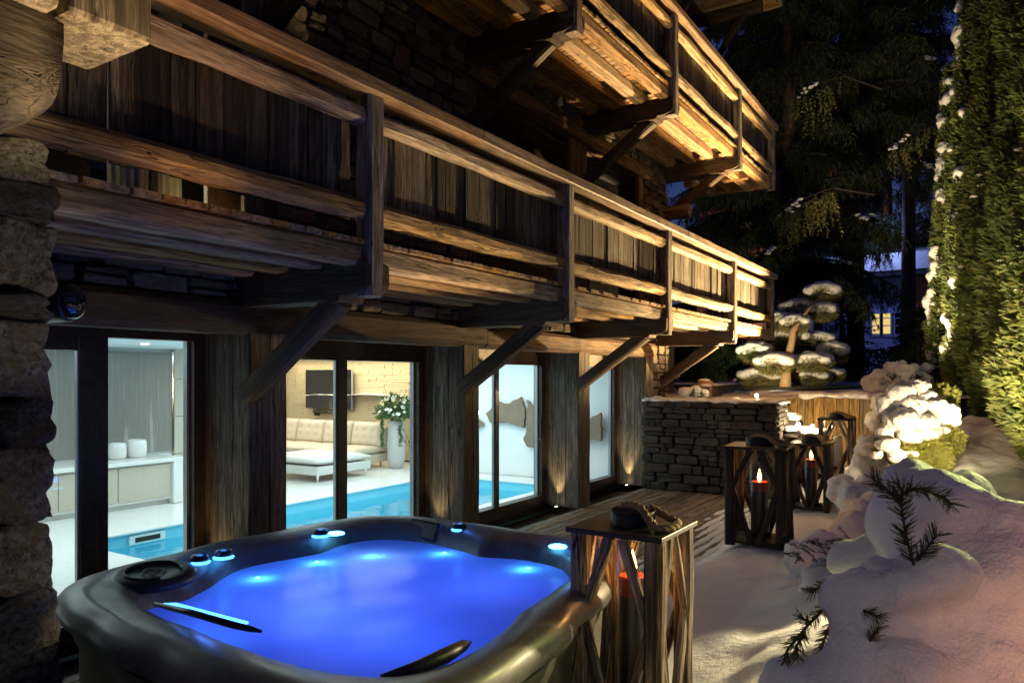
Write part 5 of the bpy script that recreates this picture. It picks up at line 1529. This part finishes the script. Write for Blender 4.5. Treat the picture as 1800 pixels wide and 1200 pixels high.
# columnar thujas of the tall hedge
def thuja(x, y, z0, H, r, lab, seed, snow_side=False, n=7500):
    g = np.random.default_rng(seed)
    root = tag(empty('thuja', (x, y, z0)), lab, 'hedge tree', 'tall clipped thujas along the garden edge'); M = WM[root.name]
    obj('trunk', mesh('trunk', *tube_data([(0, 0, -0.4), (0, 0, H * 0.9)], [0.09, 0.03], 8), 'bark'), root, M)
    def rad(f): return r * (1.0 - 0.72 * f ** 1.2) * (0.55 + 0.45 * min(1, f * 12))
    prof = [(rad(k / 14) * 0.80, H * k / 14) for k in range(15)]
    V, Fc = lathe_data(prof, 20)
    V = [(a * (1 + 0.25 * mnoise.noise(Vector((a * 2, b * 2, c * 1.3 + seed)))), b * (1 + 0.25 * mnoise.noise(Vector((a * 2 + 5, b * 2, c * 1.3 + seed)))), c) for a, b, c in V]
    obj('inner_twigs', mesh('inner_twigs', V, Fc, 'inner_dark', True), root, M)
    f = g.uniform(0, 1, n) ** 1.1; a = g.uniform(math.pi * 0.75, math.pi * 2.1, n)       # the garden side
    a[: n // 5] = g.uniform(0, 6.28, n // 5)
    rr_ = np.array([rad(q) for q in f])
    lump = np.array([mnoise.noise(Vector((math.cos(p) * 2.2, math.sin(p) * 2.2, q * H * 0.9 + seed))) + 0.6 * mnoise.noise(Vector((math.cos(p) * 6, math.sin(p) * 6, q * H * 2.4 + seed))) for p, q in zip(a, f)])
    keep = lump > -0.20
    f, a, rr_, lump = f[keep], a[keep], rr_[keep], lump[keep]
    rr_ = rr_ * (1 + 0.34 * lump) 
    C = np.stack([rr_ * np.cos(a), rr_ * np.sin(a), f * H], 1)
    D = np.stack([np.cos(a), np.sin(a), np.full(len(a), 0.35)], 1)
    # each frond: a few fingers fanning from one point
    obj('foliage', np_mesh('foliage', sprays(C, D, 0.145, 0.018, g, 6, 0.45, 0.02), 4, 'thuja_leaves'), root, M)['kind'] = 'stuff'
    if snow_side:
        balls = []
        for k in range(30):
            q = g.uniform(0.02, 0.98); an = math.pi * g.uniform(0.95, 1.25)
            rr2 = rad(q) * g.uniform(0.95, 1.2)
            s = g.uniform(0.06, 0.19)
            c_ = Vector((M.translation.x + rr2 * math.cos(an), M.translation.y + rr2 * math.sin(an), M.translation.z + q * H))
            balls.append((tuple(c_), (s * 1.0, s * 1.3, s * 0.9)))
            balls.append((tuple(c_ + Vector((0.04, 0.04, -s * 0.9))), (s * 0.8, s * 0.9, s * 0.9)))
            balls.append((tuple(c_ + Vector((-0.3 * s, -0.2 * s, s * 0.5))), (s * 0.6, s * 0.7, s * 0.4)))
        blobs('snow', balls, 0.035, 'snow', root, 3, 0.05, 6)['kind'] = 'stuff'
    else:
        balls = []
        for k in range(16):
            q = g.uniform(0.0, 0.45); an = g.uniform(math.pi * 0.9, math.pi * 1.7); rr2 = rad(q) * 1.1; s = g.uniform(0.02, 0.06)
            balls.append(ico_data((rr2 * math.cos(an), rr2 * math.sin(an), q * H), (s * 1.6, s * 1.3, s * 0.6), 2))
        obj('snow', mesh('snow', *join_data(balls), 'snow', True), root, M)['kind'] = 'stuff'
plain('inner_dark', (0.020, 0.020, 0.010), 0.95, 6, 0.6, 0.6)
thuja(-0.52, 19.4, 1.5, 7.4, 0.52, 'farthest thuja, slender with large clumps of snow down its left side', 1, True, 5200)
thuja(-0.02, 17.4, 1.4, 10.6, 0.62, 'second farthest thuja, tall, edged with snow near its top', 2, True, 7000)
thuja(0.42, 14.9, 1.1, 12.0, 0.74, 'thuja in the middle of the hedge beside a dark gap', 3, False, 9500)
thuja(0.86, 12.9, 0.9, 12.0, 0.80, 'thuja right behind the bright snowy cypress', 4, False, 11000)
thuja(1.15, 11.0, 0.55, 11.0, 0.86, 'second nearest thuja with brown dead tips', 5, False, 13000)
thuja(1.55, 9.2, 0.4, 10.0, 0.90, 'nearest thuja, cut by the right edge of the view', 6, False, 13000)

# cloud-pruned pine on the terrace
bt = 19.0; sc = bt / F
bp = px(1380, 682, bt)
pine = tag(empty('cloud_pruned_pine', (bp.x, bp.y, bp.z)), 'cloud-pruned pine with snow on every pad, lit from below', 'tree')
trunk_pts = [(1380, 686), (1382, 655), (1386, 625), (1392, 600), (1394, 582), (1405, 565), (1420, 545), (1438, 525)]
obj('trunk', mesh('trunk', *tube_data([px(u, v, bt - 0.75 + 0.1 * math.sin(i)) for i, (u, v) in enumerate(trunk_pts)], [0.15, 0.115, 0.10, 0.085, 0.075, 0.05, 0.04, 0.03], 12), 'pine_bark', True), pine)
pads = [(1446, 512, 30, 17, -.2), (1408, 540, 36, 15, .3), (1448, 545, 22, 14, -.4), (1368, 562, 24, 16, .2), (1398, 566, 24, 15, -.6), (1384, 592, 40, 18, .5),
        (1327, 616, 30, 16, 0), (1362, 636, 34, 17, -.6), (1440, 596, 30, 15, .5), (1464, 618, 27, 18, 0), (1428, 634, 34, 15, -.5), (1338, 660, 40, 16, .3), (1424, 662, 34, 12, .3), (1460, 656, 24, 11, .5), (1412, 606, 26, 12, .7), (1350, 604, 16, 9, .6)]
for i, (u, v, ru, rv, dt) in enumerate(pads):
    c0 = px(u, v, bt + dt)
    ex, ez = ru * sc * 1.0, rv * sc * 1.25
    pad = empty('pad', c0, parent=pine)
    g = np.random.default_rng(300 + i)
    n = int(1500 * ru / 30)
    q = g.normal(0, 1, (n, 3)); q /= np.linalg.norm(q, axis=1, keepdims=True); q *= g.uniform(0.45, 1, (n, 1)) ** 0.5
    q[:, 2] = np.where(q[:, 2] > 0.3, 0.3, q[:, 2])
    C = q * np.array([ex, ex * 0.85, ez * 0.9]) + np.array([0, 0, -ez * 0.15])
    D = q * 1.0; D[:, 2] += 0.25
    obj('needles', np_mesh('needles', sprays(C, D, 0.085, 0.0045, g, 4, 0.45), 4, 'pine_needles'), pad, Matrix.Translation(c0))
    balls = [((c0.x + ex * 0.62 * a, c0.y + ex * 0.45 * b, c0.z + ez * (0.48 - 0.25 * (a * a + b * b))), (ex * 0.45, ex * 0.43, ez * 0.44)) for a in (-1, -0.3, 0.35, 1) for b in (-0.8, 0, 0.8)]
    blobs('snow_cap', balls, 0.045, 'snow', pad, 4, 0.03, 4)
    # limb from the trunk
    if i:
        near = min(range(1, 7), key=lambda k: abs(trunk_pts[k][1] - (v + 12)))
        tu, tv_ = trunk_pts[near]
        obj('limb', mesh('limb', *tube_data([px(tu, tv_, bt), px((tu + u) / 2, (tv_ + v) / 2 + 8, bt + dt / 2), px(u, v + rv * 0.2, bt + dt)], [0.035, 0.026, 0.014], 7), 'pine_bark', True), pine)
# bare ring of ground under it
V, Fc = [], []
for k in range(2):
    for i in range(40):
        a = 2 * math.pi * i / 40; r = (0.02 if k == 0 else 1.0) * (1 + 0.12 * math.sin(3 * a) * k)
        x, y = bp.x + 0.1 + 1.75 * r * math.cos(a), bp.y + 0.2 + 1.9 * r * math.sin(a)
        V.append((x, y, terr_h(x, y) + 0.035))
for i in range(40): Fc.append((i, i + 40, (i + 1) % 40 + 40, (i + 1) % 40))
tag(obj('bare_grass', mesh('bare_grass', V, Fc, 'grass_dark')), kind='stuff')

# shrubs
def shrub(name, u, v, t, rad, lab, mat, seed, n=2500, size=0.09, width=0.02, cat='shrub', group=None):
    p = px(u, v, t); g = np.random.default_rng(seed)
    root = tag(empty(name, p), lab, cat, group); M = WM[root.name]
    q = g.normal(0, 1, (n, 3)); q /= np.linalg.norm(q, axis=1, keepdims=True)
    lump = np.array([1 + 0.35 * mnoise.noise(Vector(c) * 1.8 + Vector((seed, 0, 0))) for c in q])[:, None]
    C = q * lump * g.uniform(0.55, 1, (n, 1)) ** 0.4 * np.array(rad)
    obj('foliage', np_mesh('foliage', sprays(C, q + np.array([0, 0, 0.4]), size, width, g, 3, 0.5), 4, mat), root, M)['kind'] = 'stuff'
    for k in range(5):
        a = g.uniform(0, 6.28)
        obj('stem', mesh('stem', *tube_data([(0, 0, -rad[2] - 0.1), (0.2 * math.cos(a), 0.2 * math.sin(a), 0), (rad[0] * .5 * math.cos(a), rad[1] * .5 * math.sin(a), rad[2] * .6)], [0.02, 0.014, 0.006], 5), 'bark'), root, M)
    return root
shrub('laurel_shrub', 1250, 632, 21, (0.75, 0.7, 0.62), 'glossy laurel shrub just past the last bracket of the lower balcony', 'laurel_leaves', 1, 2600, 0.12, 0.028)
shrub('laurel_shrub', 1180, 640, 20, (0.7, 0.7, 0.7), 'laurel shrub hard against the chalet corner', 'laurel_leaves', 2, 1800, 0.12, 0.028)
shrub('dark_shrub', 1320, 650, 25, (1.3, 1.0, 0.8), 'dark rounded shrub behind the left pads of the pine', 'spruce_needles', 3, 3000)
shrub('dark_shrub', 1430, 640, 26, (1.5, 1.0, 1.1), 'dark rounded shrub behind the right pads of the pine', 'spruce_needles', 4, 3500)
shrub('dark_shrub', 1530, 645, 24, (1.2, 1.0, 0.55), 'dark shrub at the back of the terrace under the lit windows', 'spruce_needles', 5, 2600)
shrub('dark_shrub', 1620, 640, 22, (1.0, 1.0, 0.8), 'dark shrub at the foot of the farthest thuja', 'spruce_needles', 6, 2600)

def snow_shrub(name, u, v, t, balls_px, lab, fol=None, voxel=0.035, lump=0.02, seed=1, leafmat='gold_cypress', size=0.10, width=0.009, drop=0.0):
    """snow-laden shrub: fused snow cushions over sprays of foliage. balls: (u, v, dt, radius px)"""
    p = px(u, v, t); g = np.random.default_rng(seed)
    root = tag(empty(name, p), lab, 'shrub')
    balls = []
    for (bu, bv, dt, rpx) in balls_px:
        c = px(bu, bv, t + dt); r = rpx * (t + dt) / F
        balls.append((tuple(c), (r * g.uniform(0.85, 1.2), r * g.uniform(0.8, 1.1), r * g.uniform(0.62, 0.88))))
    blobs('snow_load', balls, voxel, 'snow', root, 12 if fol is None else 2, lump, 8)
    if fol:
        C, D = [], []
        for (fu, fv, dt, rpx, n) in fol:
            c = np.array(px(fu, fv, t + dt)); r = rpx * (t + dt) / F
            q = g.normal(0, 1, (n, 3)); q /= np.linalg.norm(q, axis=1, keepdims=True)
            C.append(c + q * r * g.uniform(0.5, 1.0, (n, 1))); D.append(q + np.array([0, -0.3, 0.15]))
        V = sprays(np.concatenate(C), np.concatenate(D), size, width, g, 6, 0.45, drop)
        o = obj('foliage', np_mesh('foliage', V, 4, leafmat), root)
        o['kind'] = 'stuff'
    return root
snow_shrub('snowy_cypress', 1620, 740, 9.2,
    [(1583, 690, 0, 28), (1560, 712, 0.05, 24), (1610, 688, 0.2, 26), (1600, 712, -.1, 26), (1640, 712, 0, 24), (1630, 700, .1, 20), (1658, 728, 0, 24), (1590, 735, -.2, 26), (1605, 765, -.2, 20), (1630, 758, -.2, 22), (1672, 742, 0, 14), (1620, 742, -.15, 24), (1576, 742, -.1, 22), (1592, 762, -.2, 17), (1556, 762, 0, 18), (1560, 782, -.2, 20), (1578, 800, -.25, 18), (1600, 798, -.2, 14), (1650, 755, -.1, 16), (1540, 800, -.1, 12)],
    'golden cypress under bright snow, lit from inside by a garden lamp',
    [(1625, 785, -.1, 32, 1500), (1600, 745, .15, 40, 700), (1662, 775, 0, 26, 1000), (1640, 805, -.1, 28, 1200), (1590, 805, -.1, 24, 800), (1560, 785, 0, 20, 350), (1655, 700, .3, 24, 260)], 0.016, 0.030, 11, size=0.07, width=0.007)
snow_shrub('snowy_shrub', 1575, 662, 15.4,
    [(1530, 672, 0, 20), (1550, 662, 0, 20), (1570, 655, .2, 18), (1592, 655, 0, 19), (1612, 660, .1, 18), (1575, 676, -.2, 16), (1600, 678, -.2, 15), (1545, 684, -.2, 14), (1628, 670, 0, 14), (1565, 640, .3, 9), (1583, 641, .3, 8), (1605, 645, .2, 9), (1630, 648, .4, 14)],
    'broad shrub buried in lumpy snow at the corner of the terrace',
    [(1560, 678, -.1, 18, 200), (1600, 672, 0, 20, 200)], 0.05, 0.07, 12, 'spruce_needles')
snow_shrub('snowy_shrub', 1220, 690, 13.4, [(1205, 690, 0, 12), (1222, 687, 0, 13), (1238, 691, 0, 10)], 'small snow-topped shrub on the end of the low stone wall', [(1220, 697, 0, 16, 160)], 0.03, 0.02, 13, 'spruce_needles', 0.06, 0.006)
# snow cushions over ground shrubs along the bank
bank = [
    (1435, 958, 6.3, [(1412, 965, 0, 28), (1445, 955, .1, 30), (1478, 962, 0, 24)], 'low snow cushion just right of the lantern with the low candle', 1),
    (1500, 905, 7.2, [(1490, 915, 0, 26), (1515, 895, .2, 24), (1540, 880, .4, 26), (1500, 885, .4, 20)], 'pair of rounded snow cushions between the lanterns and the big snow mound', 2),
    (1530, 850, 8.2, [(1500, 862, 0, 26), (1530, 850, .2, 28), (1560, 852, .2, 26), (1480, 848, .5, 20)], 'long snow cushion below the bright cypress', 3),
    (1520, 800, 10.0, [(1515, 812, 0, 22), (1530, 795, .3, 20), (1525, 775, .5, 18)], 'bank of snow lumps climbing beside the farthest lantern', 4),
    (1535, 720, 12.6, [(1535, 730, 0, 14), (1550, 716, .2, 15), (1545, 702, .6, 12)], 'small snow lump where the larch planks end', 5),
    (1470, 1010, 5.4, [(1440, 1015, 0, 34), (1490, 1000, .2, 36), (1530, 980, .5, 34)], 'wide snow cushion in front of the dark fir twigs', 6),
]
for u, v, t, bl_, lb_, sd in bank:
    snow_shrub('snow_cushion', u, v, t, bl_ + [(a, b + r * 0.9, dt, r * 1.25) for a, b, dt, r in bl_] + [((a + c) / 2, (b + d_) / 2 + r * .3, dt, r * 0.9) for (a, b, dt, r), (c, d_, _, _) in zip(bl_, bl_[1:])], lb_, None, 0.028, 0.035, 20 + sd)

# fir shoots with flat needles
def shoots(root, paths, nl, nw, mat, seed, dens=520, M=Matrix()):
    g = np.random.default_rng(seed); st = []; C = []
    for pts in paths:
        pts = [Vector(p) for p in pts]
        st.append(tube_data(pts, [0.0035 * (1 - 0.6 * i / len(pts)) + 0.001 for i in range(len(pts))], 5))
        for a, b in zip(pts, pts[1:]):
            L = (b - a).length; ax = (b - a).normalized()
            for k in range(int(L * dens)):
                p = a.lerp(b, g.uniform()); th_ = g.uniform(0, 6.28)
                e1 = ax.cross(Vector((0.1, 0.2, 1))).normalized(); e2 = ax.cross(e1)
                d = (e1 * math.cos(th_) + e2 * math.sin(th_) * 0.7 + ax * 0.75).normalized()
                s = d.cross(Vector(g.normal(0, 1, 3))).normalized() * nw
                l = nl * g.uniform(0.7, 1.15)
                C += [p - s, p + s, p + d * l * 0.8 + s * 0.8, p + d * l, p + d * l * 0.8 - s * 0.8]
    obj('stem', mesh('stem', *join_data(st), 'twig'), root)
    obj('needles', np_mesh('needles', np.array([tuple(c) for c in C]), 5, mat), root)
def P(u, v, t): return px(u, v, t)

# the big near mound: a fir bowed under snow
mound_b = [(1640, 925, 2.45, 112), (1720, 985, 2.35, 135), (1765, 1080, 2.2, 165), (1680, 1100, 2.2, 150), (1815, 1060, 2.35, 190), (1605, 1125, 2.15, 112), (1700, 1230, 2.1, 200),
           (1512, 1052, 2.1, 66), (1560, 1120, 2.1, 80), (1535, 1200, 2.0, 92), (1565, 985, 2.75, 72), (1495, 985, 2.8, 46), (1400, 1215, 2.15, 72), (1470, 1240, 2.0, 90), (1600, 850, 2.6, 52), (1690, 880, 2.6, 70),
           (1468, 1030, 2.3, 30), (1500, 1135, 2.0, 36), (1590, 1040, 1.98, 40), (1545, 1010, 2.3, 40), (1600, 1180, 1.9, 60), (1660, 1010, 2.0, 60)]
balls = [(tuple(P(u, v, t)), (r * t / F * 1.0, r * t / F * 1.0, r * t / F * 0.95)) for u, v, t, r in mound_b]
balls += [((0.25, 2.6, 0.45), (0.85, 1.0, 0.75)), ((-0.25, 2.2, 0.35), (0.5, 0.6, 0.6)), ((0.9, 2.2, 0.7), (0.6, 0.9, 0.9))]
mp_ = P(1650, 1000, 2.3)
mnd = tag(empty('snow_laden_fir', (0.1, 2.5, 0.2)), 'great smooth mound of snow bowing down a near fir at the lower right', 'shrub')
blobs('snow_load', balls, 0.024, 'snow', mnd, 16, 0.030, 6)
shoots(mnd, [
    [P(1606, 992, 1.98), P(1592, 940, 1.96), P(1583, 880, 1.95)],
    [P(1583, 885, 1.95), P(1560, 862, 1.95), P(1535, 842, 1.97)],
    [P(1583, 880, 1.95), P(1586, 862, 1.96), P(1576, 848, 1.98)],
    [P(1585, 870, 1.95), P(1605, 858, 1.96), P(1628, 862, 1.98)],
    [P(1640, 868, 2.0), P(1660, 874, 2.0), P(1672, 886, 2.0)],
    [P(1612, 985, 1.98), P(1630, 962, 1.97), P(1646, 940, 1.97)],
], 0.046, 0.0016, 'fir_needles', 41, 850)
shoots(mnd, [
    [P(1458, 1060, 2.12), P(1420, 1098, 2.1), P(1385, 1140, 2.08), P(1378, 1160, 2.08)],
    [P(1462, 1090, 2.12), P(1448, 1125, 2.1), P(1438, 1162, 2.08)],
    [P(1425, 1095, 2.1), P(1405, 1082, 2.1)],
    [P(1460, 1020, 2.14), P(1440, 1032, 2.12), P(1424, 1040, 2.12)],
    [P(1415, 1110, 2.1), P(1400, 1135, 2.08), P(1402, 1155, 2.08)],
    [P(1518, 1072, 1.97), P(1532, 1078, 1.95), P(1546, 1084, 1.95)],
    [P(1528, 1128, 1.95), P(1538, 1112, 1.94), P(1545, 1102, 1.94)],
], 0.034, 0.0015, 'gold_fir', 42, 1000)
# twiggy low growth poking out of the snow beside the lanterns
tg = tag(empty('bare_twigs', P(1420, 985, 5.9)), 'dark bare twigs and needles poking through the snow by the lantern', 'twigs')
gg_ = random.Random(9); paths = []
for k in range(16):
    u, v = gg_.uniform(1385, 1500), gg_.uniform(950, 1000)
    p = P(u, v, 5.85 + gg_.uniform(-.1, .1))
    paths.append([p, p + Vector((gg_.uniform(-.08, .08), -0.03, gg_.uniform(0.0, .07))), p + Vector((gg_.uniform(-.16, .16), -0.06, gg_.uniform(-.02, .12)))])
shoots(tg, paths, 0.035, 0.0018, 'fir_needles', 43, 260)
dg_ = tag(empty('dry_grass', P(1685, 785, 9.6)), 'tuft of dry straw-coloured grass under the thujas', 'grass tuft')
V = []
for k in range(90):
    b = P(1685 + gg_.uniform(-14, 14), 790, 9.6); tip = b + Vector((gg_.uniform(-.10, .10), gg_.uniform(-.1, .1), gg_.uniform(.14, .26)))
    V += [b + Vector((-.004, 0, 0)), b + Vector((.004, 0, 0)), tip]
obj('blades', np_mesh('blades', np.array([tuple(v) for v in V]), 3, 'dry_grass'), dg_)

# ------------------------------------------------------------------ houses behind the trees
bh = tag(empty('blue_house', (-3, 36, 1.5)), 'bluish house with snow on its low roof and two lit windows behind the trees', 'house')
YB = 35.0
def atY(u, v, Y):
    a = (u - 900) / F; t = Y / (math.cos(YAW) + math.sin(YAW) * a)
    return px(u, v, t)
w0, w1_ = atY(1340, 530, YB).x, atY(1600, 530, YB).x
box('wall', w0, w1_, YB, YB + 6, 1.3, 6.1, 'blue_render', bh)
box('wall', w1_ + 0.01, atY(1655, 530, YB).x, YB + 0.02, YB + 6, 1.3, 6.1, 'pink_redlit_render', bh)  # red light on this end wall is put into its colour
box('roof', w0 - 0.4, atY(1670, 530, YB).x, YB - 0.9, YB + 6.4, 6.1, 6.3, 'dark_roof', bh)
V, Fc = box_data(w0 - 0.45, atY(1670, 530, YB).x, YB - 0.95, YB + 3.5, 6.302, 7.0)
V = [(x, y, z if z < 6.5 or y < YB else 7.9) for x, y, z in V]
obj('roof_snow', mesh('roof_snow', V, Fc, 'snow'), bh)
for i, (u0, u1, lit) in enumerate(((1534, 1546, .6), (1553, 1565, 1), (1574, 1584, 0), (1592, 1602, 0), (1476, 1486, 0))):
    a, b = atY(u0, 547, YB), atY(u1, 586, YB)
    f = box('window', a.x - 0.12, b.x + 0.12, YB - 0.05, YB + 0.05, b.z - 0.12, a.z + 0.12, 'blue_render', bh)
    box('pane', a.x, b.x, YB - 0.075, YB - 0.052, b.z, a.z, 'lit_window' if lit else 'screen', f)
    for zz in (0.35, 0.68):
        z = b.z + (a.z - b.z) * zz
        box('glazing_bar', a.x, b.x, YB - 0.10, YB - 0.076, z - 0.02, z + 0.02, 'blue_render', f)
box('cornice', w0, w1_, YB - 0.12, YB - 0.001, 4.6, 4.75, 'blue_render', bh)
ph = tag(empty('pink_house', (-14, 48, 1)), 'tall reddish rendered house glimpsed between the spruce trunks', 'house')
p0, p1 = atY(1225, 190, 48), atY(1490, 190, 48)
box('wall', p0.x, p1.x, 48, 54, 1.0, 19.0, 'pink_redlit_render', ph)
box('roof', p0.x - 0.6, p1.x + 0.6, 47.3, 54.6, 19.0, 19.5, 'dark_roof', ph)
for k in range(4):
    for j in range(3):
        x = p0.x + 1.6 + k * 2.6; z = 6.0 + 4.0 * j
        f = box('window', x, x + 1.1, 47.93, 48.05, z, z + 1.6, 'dark_roof', ph)
        box('pane', x + 0.08, x + 1.02, 47.90, 47.928, z + 0.08, z + 1.52, 'screen', f)
lamp('pink_house_fill', 'POINT', (p1.x - 3, 43.0, 8.0), 3000, (1.0, 0.5, 0.35), 0.3)  # unseen warm fill added to make the pink house show
lamp('house_sky_fill', 'POINT', (-3.6, 33.0, 7.6), 170, (0.30, 0.40, 1.0), 0.2)  # added blue fill standing in for skylight on the blue house

# drop the scratch scene used to fuse the snow
if TMP:
    bpy.data.scenes.remove(TMP[1]); bpy.data.objects.remove(TMP[0])
